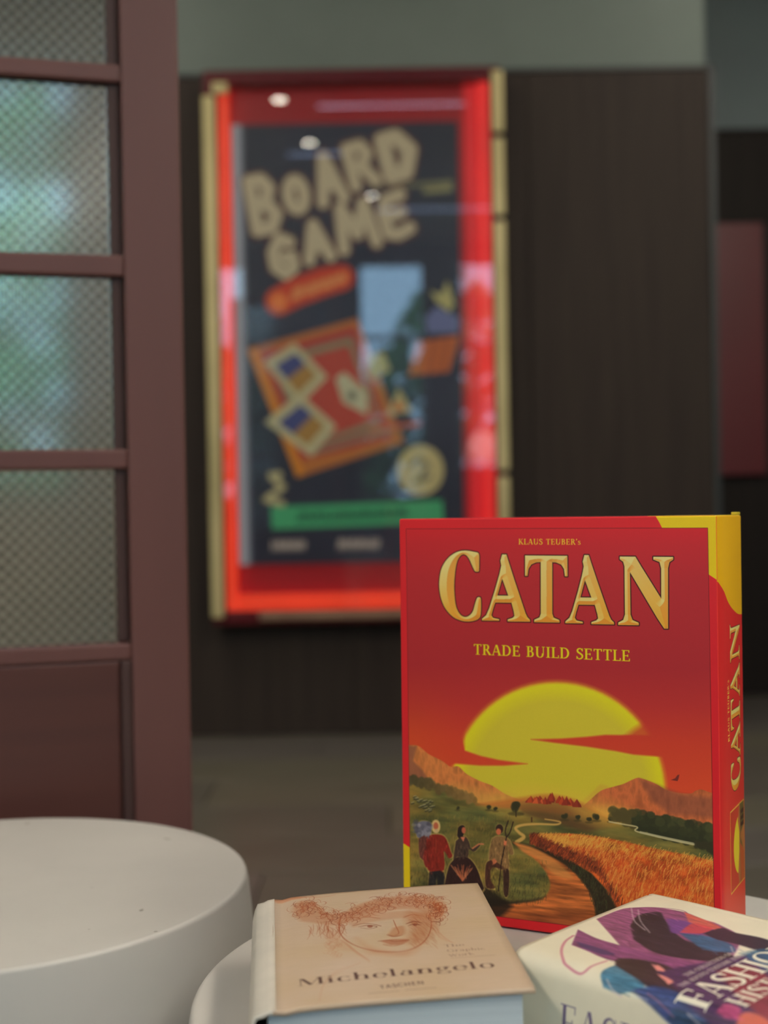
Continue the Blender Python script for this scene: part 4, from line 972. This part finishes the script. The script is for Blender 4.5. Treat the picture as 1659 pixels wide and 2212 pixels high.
t = empty('cove_light', (.08, 1.02, CEIL)); tag(t, 'thin cool linear ceiling light mirrored along the top of the red sign', 'light')
box('housing', (-.42, -.02, -.025), (.42, .02, -.0005), m_trimw, t, .002); box('diffuser', (-.41, -.015, -.028), (.41, .015, -.0251), emis('cool_line', (.72, .7, 1), 6), t)

# ------------------------------------------------------------------ red lit sign with the board game poster
GY = 4.185                      # front glass
def R(px, py, Y=GY): return ray_at(px, py, Y)
def emat(name, base, c, s, var=0.0, scale=3.0):
    m = mat(name, base, .35, emit=c, estr=s)
    if var:
        N = m.node_tree.nodes; L = m.node_tree.links
        tc = N.new('ShaderNodeTexCoord'); no = N.new('ShaderNodeTexNoise'); no.inputs['Scale'].default_value = scale; no.inputs['Detail'].default_value = 1
        mr = N.new('ShaderNodeMapRange'); mr.inputs[1].default_value = .3; mr.inputs[2].default_value = .7; mr.inputs[3].default_value = s*(1-var); mr.inputs[4].default_value = s*(1+var)
        L.new(tc.outputs['Object'], no.inputs[0]); L.new(no.outputs[0], mr.inputs[0]); L.new(mr.outputs[0], N['Principled BSDF'].inputs['Emission Strength'])
    return m
m_redbody = mat('dark_red_gloss', (.10, .006, .010), .25)
m_redface = emat('lit_red_acrylic', (.45, .02, .03), (1, .02, .035), .085*RED_GLOW, .25, 2)
m_led_l = emat('led_orange_red', (.8, .1, .05), (1, .045, .015), .72*RED_GLOW, .12, 5)
m_led_r = emat('led_red', (.8, .05, .05), (1, .022, .022), .60*RED_GLOW, .12, 5)
m_brass = noise_mat('brass_edge', (.50,.42,.20), (.62,.52,.26), (1, 1, 1.6), 2.0, 3, .42, metal=.35)
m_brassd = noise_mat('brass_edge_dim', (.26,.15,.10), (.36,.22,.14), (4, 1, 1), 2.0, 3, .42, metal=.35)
xL, zT = R(437, 152); xR, zB = R(1098, 1341)
sign = empty('light_box_sign', ((xL+xR)/2, WALL_Y-.0005, zB)); tag(sign, 'tall red backlit display case with a board game poster and brass edges', 'sign')
def sb(n, x0, x1, z0, z1, y0, y1, m, bev=.003, par=None):
    o = box(n, (x0, y0, z0), (x1, y1, z1), m, None, bev, 2); o.parent = par or sign
    if par is None: o.matrix_parent_inverse = Matrix.Translation(sign.location).inverted()
    return o
BYF, BYB = GY+.004, WALL_Y-.001
ix0 = R(477, 700)[0]; ix1 = R(1066, 700)[0]; iz1 = R(750, 176)[1]; iz0 = R(700, 1317)[1]
sb('frame_side', xL, ix0-.0005, zB+.004, zT, BYF, BYB, m_redbody); sb('frame_side', ix1+.0005, xR, zB+.004, zT, BYF, BYB, m_redbody)
sb('frame_top', ix0, ix1, iz1, zT, BYF, BYB, m_redbody); sb('frame_bottom', ix0, ix1, zB+.004, iz0, BYF, BYB, m_redbody)
sb('back_panel', ix0, ix1, iz0, iz1, WALL_Y-.045, WALL_Y-.002, m_redface)
lw = R(499, 700)[0]-ix0; sb('light_strip', ix0+.0005, ix0+lw, iz0+.0005, iz1-.0005, WALL_Y-.085, WALL_Y-.0455, m_led_l)
sb('lit_side_panel', R(1012, 700)[0], ix1-lw*1.1-.0008, iz0+lw+.03, iz1-.0005, WALL_Y-.056, WALL_Y-.0455, emat('lit_red_side', (.6, .03, .04), (1, .02, .028), .36*RED_GLOW, .15, 4), .001)
sb('light_strip', ix1-lw*1.1, ix1-.0005, iz0+.0005, iz1-.0005, WALL_Y-.085, WALL_Y-.0455, m_led_r)
sb('light_strip', ix0+lw+.0005, ix1-lw*1.1-.0005, iz0+.0005, R(700, 1284)[1], WALL_Y-.085, WALL_Y-.0455, m_led_l)
px0, pz1 = R(500, 270, WALL_Y-.075); px1, pz0 = R(1005, 1212, WALL_Y-.075)
poster = sb('poster_board', px0, px1, pz0, pz1, WALL_Y-.075, WALL_Y-.0455, mat('poster_edge', (.5, .5, .52), .5), .001)
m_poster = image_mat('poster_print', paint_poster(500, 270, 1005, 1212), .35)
N = m_poster.node_tree.nodes; L = m_poster.node_tree.links          # emission added to the print to lift its brightness
L.new(N['Image Texture'].outputs[0], N['Principled BSDF'].inputs['Emission Color']); N['Principled BSDF'].inputs['Emission Strength'].default_value = .34
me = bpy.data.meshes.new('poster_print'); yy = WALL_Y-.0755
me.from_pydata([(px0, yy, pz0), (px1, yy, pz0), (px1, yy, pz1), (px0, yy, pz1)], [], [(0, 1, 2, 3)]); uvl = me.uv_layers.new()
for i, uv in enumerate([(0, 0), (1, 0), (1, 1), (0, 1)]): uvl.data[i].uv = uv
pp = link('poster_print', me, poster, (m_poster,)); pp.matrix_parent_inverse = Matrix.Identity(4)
glass = sb('front_glass', ix0+.0003, ix1-.0003, iz0+.0003, iz1-.0003, GY+.006, GY+.010, m_glass, 0)
gx0 = R(446, 700)[0]; gx1 = R(473, 700)[0]
sb('brass_strip', gx0, gx1, R(455, 1335)[1], R(455, 207)[1], BYF-.012, BYF-.0005, m_brass, .006)
rx0 = R(1070, 700)[0]; rx1 = R(1095, 700)[0]
for a, b in ((152, 286), (298, 466), (478, 1016), (1030, 1338)):
    sb('brass_strip', rx0, rx1, R(1080, b)[1], R(1080, a)[1], BYF-.012, BYF-.0005, m_brass, .006)
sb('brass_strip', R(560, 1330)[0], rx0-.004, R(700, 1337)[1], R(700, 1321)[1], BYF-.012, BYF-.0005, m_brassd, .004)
sb('corner_cap', R(458, 190)[0], R(492, 190)[0], R(470, 204)[1], R(470, 178)[1], BYF-.010, BYF-.0003, m_brass, .006)

# red board on the far wall
x0, z1 = ray_at(1549, 484, FAR_Y-.05); x1, z0 = ray_at(1654, 1024, FAR_Y-.05)
rb = empty('red_panel', ((x0+x1)/2, FAR_Y-.0315, (z0+z1)/2)); tag(rb, 'plain dark red rectangular board mounted on the dark far wall', 'board')
hw, hh = (x1-x0)/2, (z1-z0)/2
box('board', (-hw-.25, -.03, -hh), (hw, -.001, hh), noise_mat('crimson_lacquer', (.120,.010,.016), (.145,.013,.020), (1, 1, 1), 1.5, 3, .35), rb, .003)
box('edge_trim', (hw+.0005, -.026, -hh), (hw+.008, -.001, hh), mat('edge_trim', (.012, .01, .01), .5), rb, .001, 1)

# ------------------------------------------------------------------ two white drum tables
def drum_mat(name):
    m = noise_mat(name, (.505,.49,.455), (.56,.54,.50), (1, 1, 1), 7, 5, .48, .03, lo=.3, hi=.7)
    N = m.node_tree.nodes; L = m.node_tree.links; b = N['Principled BSDF']
    vo = N.new('ShaderNodeTexNoise'); vo.inputs['Scale'].default_value = 55; tc = N.new('ShaderNodeTexCoord'); L.new(tc.outputs['Object'], vo.inputs[0])
    rp = N.new('ShaderNodeValToRGB'); rp.color_ramp.elements[0].position = .745; rp.color_ramp.elements[0].color = (1, 1, 1, 1); rp.color_ramp.elements[1].position = .77; rp.color_ramp.elements[1].color = (.45, .42, .38, 1)
    mx = N.new('ShaderNodeMix'); mx.data_type = 'RGBA'; mx.blend_type = 'MULTIPLY'; mx.inputs[0].default_value = 1
    src = b.inputs['Base Color'].links[0].from_socket
    L.new(vo.outputs[0], rp.inputs[0]); L.new(src, mx.inputs[6]); L.new(rp.outputs[0], mx.inputs[7]); L.new(mx.outputs[2], b.inputs['Base Color'])
    return m
m_drum = drum_mat('white_lacquer')
def drum(x, y, R_, label):
    t = empty('round_table', (x, y, 0)); tag(t, label, 'table', 'white drum tables')
    top = [(0, TABLE_Z)]+[(R_*q, TABLE_Z) for q in (.3, .6, .85, .95)]
    for k in range(7):
        a = math.pi/2*k/6; top.append((R_-.004+.004*math.sin(a), TABLE_Z-.004+.004*math.cos(a)))
    top += [(R_+.0012, TABLE_Z-.010), (R_+.001, TABLE_Z-.0180), (R_-.01, TABLE_Z-.0180)]
    body = [(R_-.01, TABLE_Z-.0181), (R_+.001, TABLE_Z-.0181), (R_+.004, TABLE_Z-.04), (R_+.0075, TABLE_Z-.075), (R_+.009, TABLE_Z-.13), (R_+.009, .06), (R_+.004, .02), (R_-.006, .012), (R_-.02, 0), (0, 0)]
    # one shell: the top runs into the side without a seam
    prof = top[:-2]+body[2:]
    lathe('shell', [p for p in prof if p[1] > .0119 or True][:-2]+[(R_-.02, .0121), (R_-.03, .0121)], m_drum, t, 160)
    lathe('foot_ring', [(0, 0), (R_-.02, 0), (R_-.018, .0015), (R_-.018, .0105), (R_-.02, .012), (0, .012)], mat('foot_dark_grey', (.06, .06, .06), .7), t, 96)  # foot ring in plain dark grey, set in under the shell
drum(-.3434, 1.0859, .2239, 'empty white round drum table on the left with nothing on its top')
drum(.1189, .8291, .2445, 'white round drum table carrying the red game box and two books')

# ------------------------------------------------------------------ red board game box
bx, by, byaw, lean = .2206, .8756, .4573, .0134
rot = Matrix.Rotation(-byaw, 4, 'Z')
eX = Vector((math.cos(byaw), -math.sin(byaw), 0)); eY = Vector((math.sin(byaw), math.cos(byaw), 0))
org = Vector((bx, by, TABLE_Z+.0013))-eX*BOX_W
game = empty('board_game_box', org, (-lean, 0, -byaw)); tag(game, 'tall red and yellow board game box standing upright, sunset landscape on its front', 'game box')
m_front = image_mat('box_front_print', paint_box_front(), .5, .25)
m_side = image_mat('box_side_print', paint_box_side(), .5, .25)
m_redc = noise_mat('red_card', (.52,.022,.035), (.56,.026,.040), (1, 1, 1), 60, 3, .45)
m_yelc = noise_mat('yellow_card', (.60,.46,.012), (.64,.50,.016), (1, 1, 1), 60, 3, .45)
m_grey = mat('grey_board', (.32, .29, .25), .8)
LD = BOX_D-.004
bm = bmesh.new(); bmesh.ops.create_cube(bm, size=1)
for v in bm.verts: v.co = Vector(((v.co.x+.5)*BOX_W, (v.co.y+.5)*LD, (v.co.z+.5)*BOX_H))
bk = [f for f in bm.faces if f.normal.y > .9]; bmesh.ops.delete(bm, geom=bk, context='FACES_ONLY')
bmesh.ops.bevel(bm, geom=[e for e in bm.edges if len(e.link_faces) == 2], offset=.0012, segments=3, affect='EDGES', profile=.5)
uvl = bm.loops.layers.uv.new(); bm.normal_update()
for f in bm.faces:
    n = f.normal; ax = max(range(3), key=lambda i: abs(n[i]))
    c_ = f.calc_center_median()
    if ax == 1: f.material_index = 0
    elif ax == 0: f.material_index = 1 if n.x > 0 else 2
    else: f.material_index = (3 if c_.x > BOX_W*.8 else 2)
    for l in f.loops:
        p = l.vert.co
        l[uvl].uv = (p.x/BOX_W, p.z/BOX_H) if ax == 1 else (p.y/BOX_D, p.z/BOX_H)
    f.smooth = True
me = bpy.data.meshes.new('lid'); bm.to_mesh(me); bm.free()
lid = link('lid', me, game, (m_front, m_side, m_redc, m_yelc))
sm = lid.modifiers.new('board', 'SOLIDIFY'); sm.thickness = .0018; sm.offset = -1; sm.use_rim = True
# yellow band across the top, where the front's yellow corner folds over
box('top_band', (BOX_W*.80, .0015, BOX_H-.00005), (BOX_W-.0014, LD-.0005, BOX_H+.0002), m_yelc, lid)
tray = box('base_tray', (.0026, .010, .0024), (BOX_W-.0026, BOX_D, BOX_H-.0024), m_grey, game, .001)
box('worn_flap', (BOX_W-.006, LD-.004, BOX_H+.0002), (BOX_W-.001, BOX_D, BOX_H+.0022), m_yelc, tray, .0006)

# ------------------------------------------------------------------ books
m_pages = noise_mat('page_edges', (.47,.55,.60), (.56,.64,.68), (1, 1, 420), 3, 4, .85, .3, lo=.35, hi=.65)
def shell(name, prof, y0, y1, thick, mats, parent, uvf, wav=0.0, ny=60, matf=None):
    """bent board: profile (x, z) swept along y, given thickness; uv from arc length"""
    me = bpy.data.meshes.new(name); n = len(prof); V = []; Fc = []
    s = [0]
    for a, b in zip(prof, prof[1:]): s.append(s[-1]+math.hypot(b[0]-a[0], b[1]-a[1]))
    r_ = random.Random(len(name))
    ph = [r_.uniform(0, 6) for _ in range(4)]
    for j in range(ny+1):
        y = y0+(y1-y0)*j/ny
        for (x, z) in prof:
            q = wav*(math.sin(y*40+ph[0]+x*30)*.5+math.sin(y*95+ph[1])*.25+math.sin(x*70+ph[2])*.4)
            V.append((x, y, z+q))
    for j in range(ny):
        for i in range(n-1): Fc.append((j*n+i, j*n+i+1, (j+1)*n+i+1, (j+1)*n+i))
    me.from_pydata(V, [], Fc); uv = me.uv_layers.new()
    for p in me.polygons:
        for li in p.loop_indices:
            vi = me.loops[li].vertex_index; uv.data[li].uv = uvf(s[vi % n], V[vi][1])
        if matf: p.material_index = matf(s[p.vertices[0] % n])
        p.use_smooth = True
    o = link(name, me, parent, mats)
    md = o.modifiers.new('thickness', 'SOLIDIFY'); md.thickness = thick; md.offset = -1
    return o

# pale book with the chalk head
mx_, my_, myaw, mt, mw, ml, mtx = -.0623, .6846, .0869, .0437, .1389, .1953, .0331
mq = [(590,1942),(1030,1908),(1157,2138),(590,2186)]
bookA = empty('art_book', (mx_, my_, TABLE_Z+.0004), (0, 0, myaw)); tag(bookA, 'thick beige art book with a red chalk head drawing, lying beside the game box', 'book')
m_mc = image_mat('chalk_cover_print', paint_portrait_cover(mq), .5, .35, .15)
m_mb = noise_mat('beige_board', (.50,.43,.34), (.56,.48,.39), (1, 1, 1), 60, 4, .6)
m_msp = noise_mat('pale_spine', (.56,.53,.46), (.62,.58,.50), (1, 1, 1), 40, 4, .6)
zt = mt
prof = []
for k in range(9):
    a = math.radians(-90+180*k/8); prof.append((-.0075-.0065*math.cos(a), (zt-.001)/2+(zt-.001)/2*math.sin(a)*1.0))
prof = [(-.005, .0008)]+prof[1:-1]+[(-.0055, zt-.0016), (-.0030, zt-.0003), (.0012, zt+.0003)]
sp = shell('spine', prof, 0, ml, .0018, (m_msp,), bookA, lambda s, y: (s, y), .0003)
n_ = 22
prof = [(x_*mw/n_, zt+mtx*x_*mw/n_+.0012*math.sin(math.pi*x_/n_)-(.0010*math.exp(-((x_*mw/n_-.006)/.0025)**2))) for x_ in range(n_+1)]
ca = shell('front_cover', prof, 0, ml, .0024, (m_mc,), bookA, lambda s, y: (min(1, s/mw), y/ml), .0004)
box('back_cover', (-.004, 0, .0002), (mw, ml, .0026), m_mb, bookA, .0008)
def pages(name, x0, x1, y0, y1, z0, z1a, z1b, parent, m=m_pages):
    bm = bmesh.new(); add_box(bm, (x0, y0, z0), (x1, y1, z1a))
    for v in bm.verts:
        if v.co.z > (z0+z1a)/2 and v.co.x > (x0+x1)/2: v.co.z = z1b
    bmesh.ops.bevel(bm, geom=bm.edges[:], offset=.0006, segments=1, affect='EDGES')
    o = from_bm(name, bm, (m,), parent); return o
pages('pages', -.003, mw-.006, .0045, ml-.0045, .0028, zt-.0031, zt+mtx*(mw-.006)-.0036, bookA)
# worn dark flecks of lettering on the spine
bm = bmesh.new(); r3 = random.Random(9)
for k in range(46):
    y_ = ml-.022-r3.random()*.045; a = math.radians(r3.uniform(-12, 28)); x_ = -.0075-.0067*math.cos(a); z_ = (zt-.001)/2+(zt-.001)/2*math.sin(a)+.0002
    s_ = r3.uniform(.0004, .0011); vs = [bm.verts.new((x_-.0002, y_+dx, z_+dz)) for dx, dz in ((-s_, -s_*.5), (s_, -s_*.4), (s_*.8, s_*.6), (-s_*.7, s_*.4))]; bm.faces.new(vs)
o = from_bm('spine_lettering', bm, (mat('faded_ink', (.12, .12, .08), .7),), sp); o['kind'] = 'stuff'

# white fashion book
fx, fy, fyaw, ft = .0732, .7629, .7911, .0481
e_ = np.array([math.cos(fyaw), math.sin(fyaw)]); nn = np.array([math.sin(fyaw), -math.cos(fyaw)])
qq = [(0, 0), (142, 0), (142, 195), (0, 195)]
pq_ = [project((fx+e_[0]*a/1e3+nn[0]*b/1e3, fy+e_[1]*a/1e3+nn[1]*b/1e3, TABLE_Z+ft)) for a, b in qq]
m_fc = image_mat('fashion_cover_print', paint_fashion_cover(homography(pq_, qq)), .42, .4)
fl, fw = .195, .1416
# local frame: x across the cover from the spine, y towards the top edge
bo = np.array([fx, fy])+nn*fl
bookB = empty('fashion_book', (bo[0], bo[1], TABLE_Z+.0004), (0, 0, fyaw)); tag(bookB, 'thick white fashion book with a purple and black gown on its cover, at the right', 'book')
FO = F_OFF/1000
prof = [(fw-.0006, ft-.0004), (fw-.0045, ft), (fw-.0060, ft-.0005), (fw-.0075, ft)]+[(x_/1000, ft) for x_ in range(130, 7, -8)]
rr_ = .013
for k in range(1, 9):
    a = math.radians(90+72*k/8); prof.append((.006+rr_*math.cos(a)*1.1, ft-rr_+rr_*math.sin(a)))
px_, pz_ = prof[-1]
for k in range(1, 7): prof.append((px_-.0035*math.sin(k/6*math.pi*.6), pz_-(pz_-.003)*k/6))
tot = sum(math.hypot(b[0]-a[0], b[1]-a[1]) for a, b in zip(prof, prof[1:]))
shell('cover', prof, 0, fl, .0016, (m_fc,), bookB, lambda s, y: ((fw+FO-s)/(fw+FO), y/fl), .0003)
bpy.data.objects['cover'].modifiers['thickness'].offset = 1
m_wb = noise_mat('white_board', (.66,.64,.57), (.70,.68,.61), (1, 1, 1), 50, 4, .5)
box('back_cover', (-.004, 0, .0002), (fw, fl, .0024), m_wb, bookB, .0007)
pages('pages', .0, fw-.004, .004, fl-.004, .0026, ft-.0022, ft-.0022, bookB)
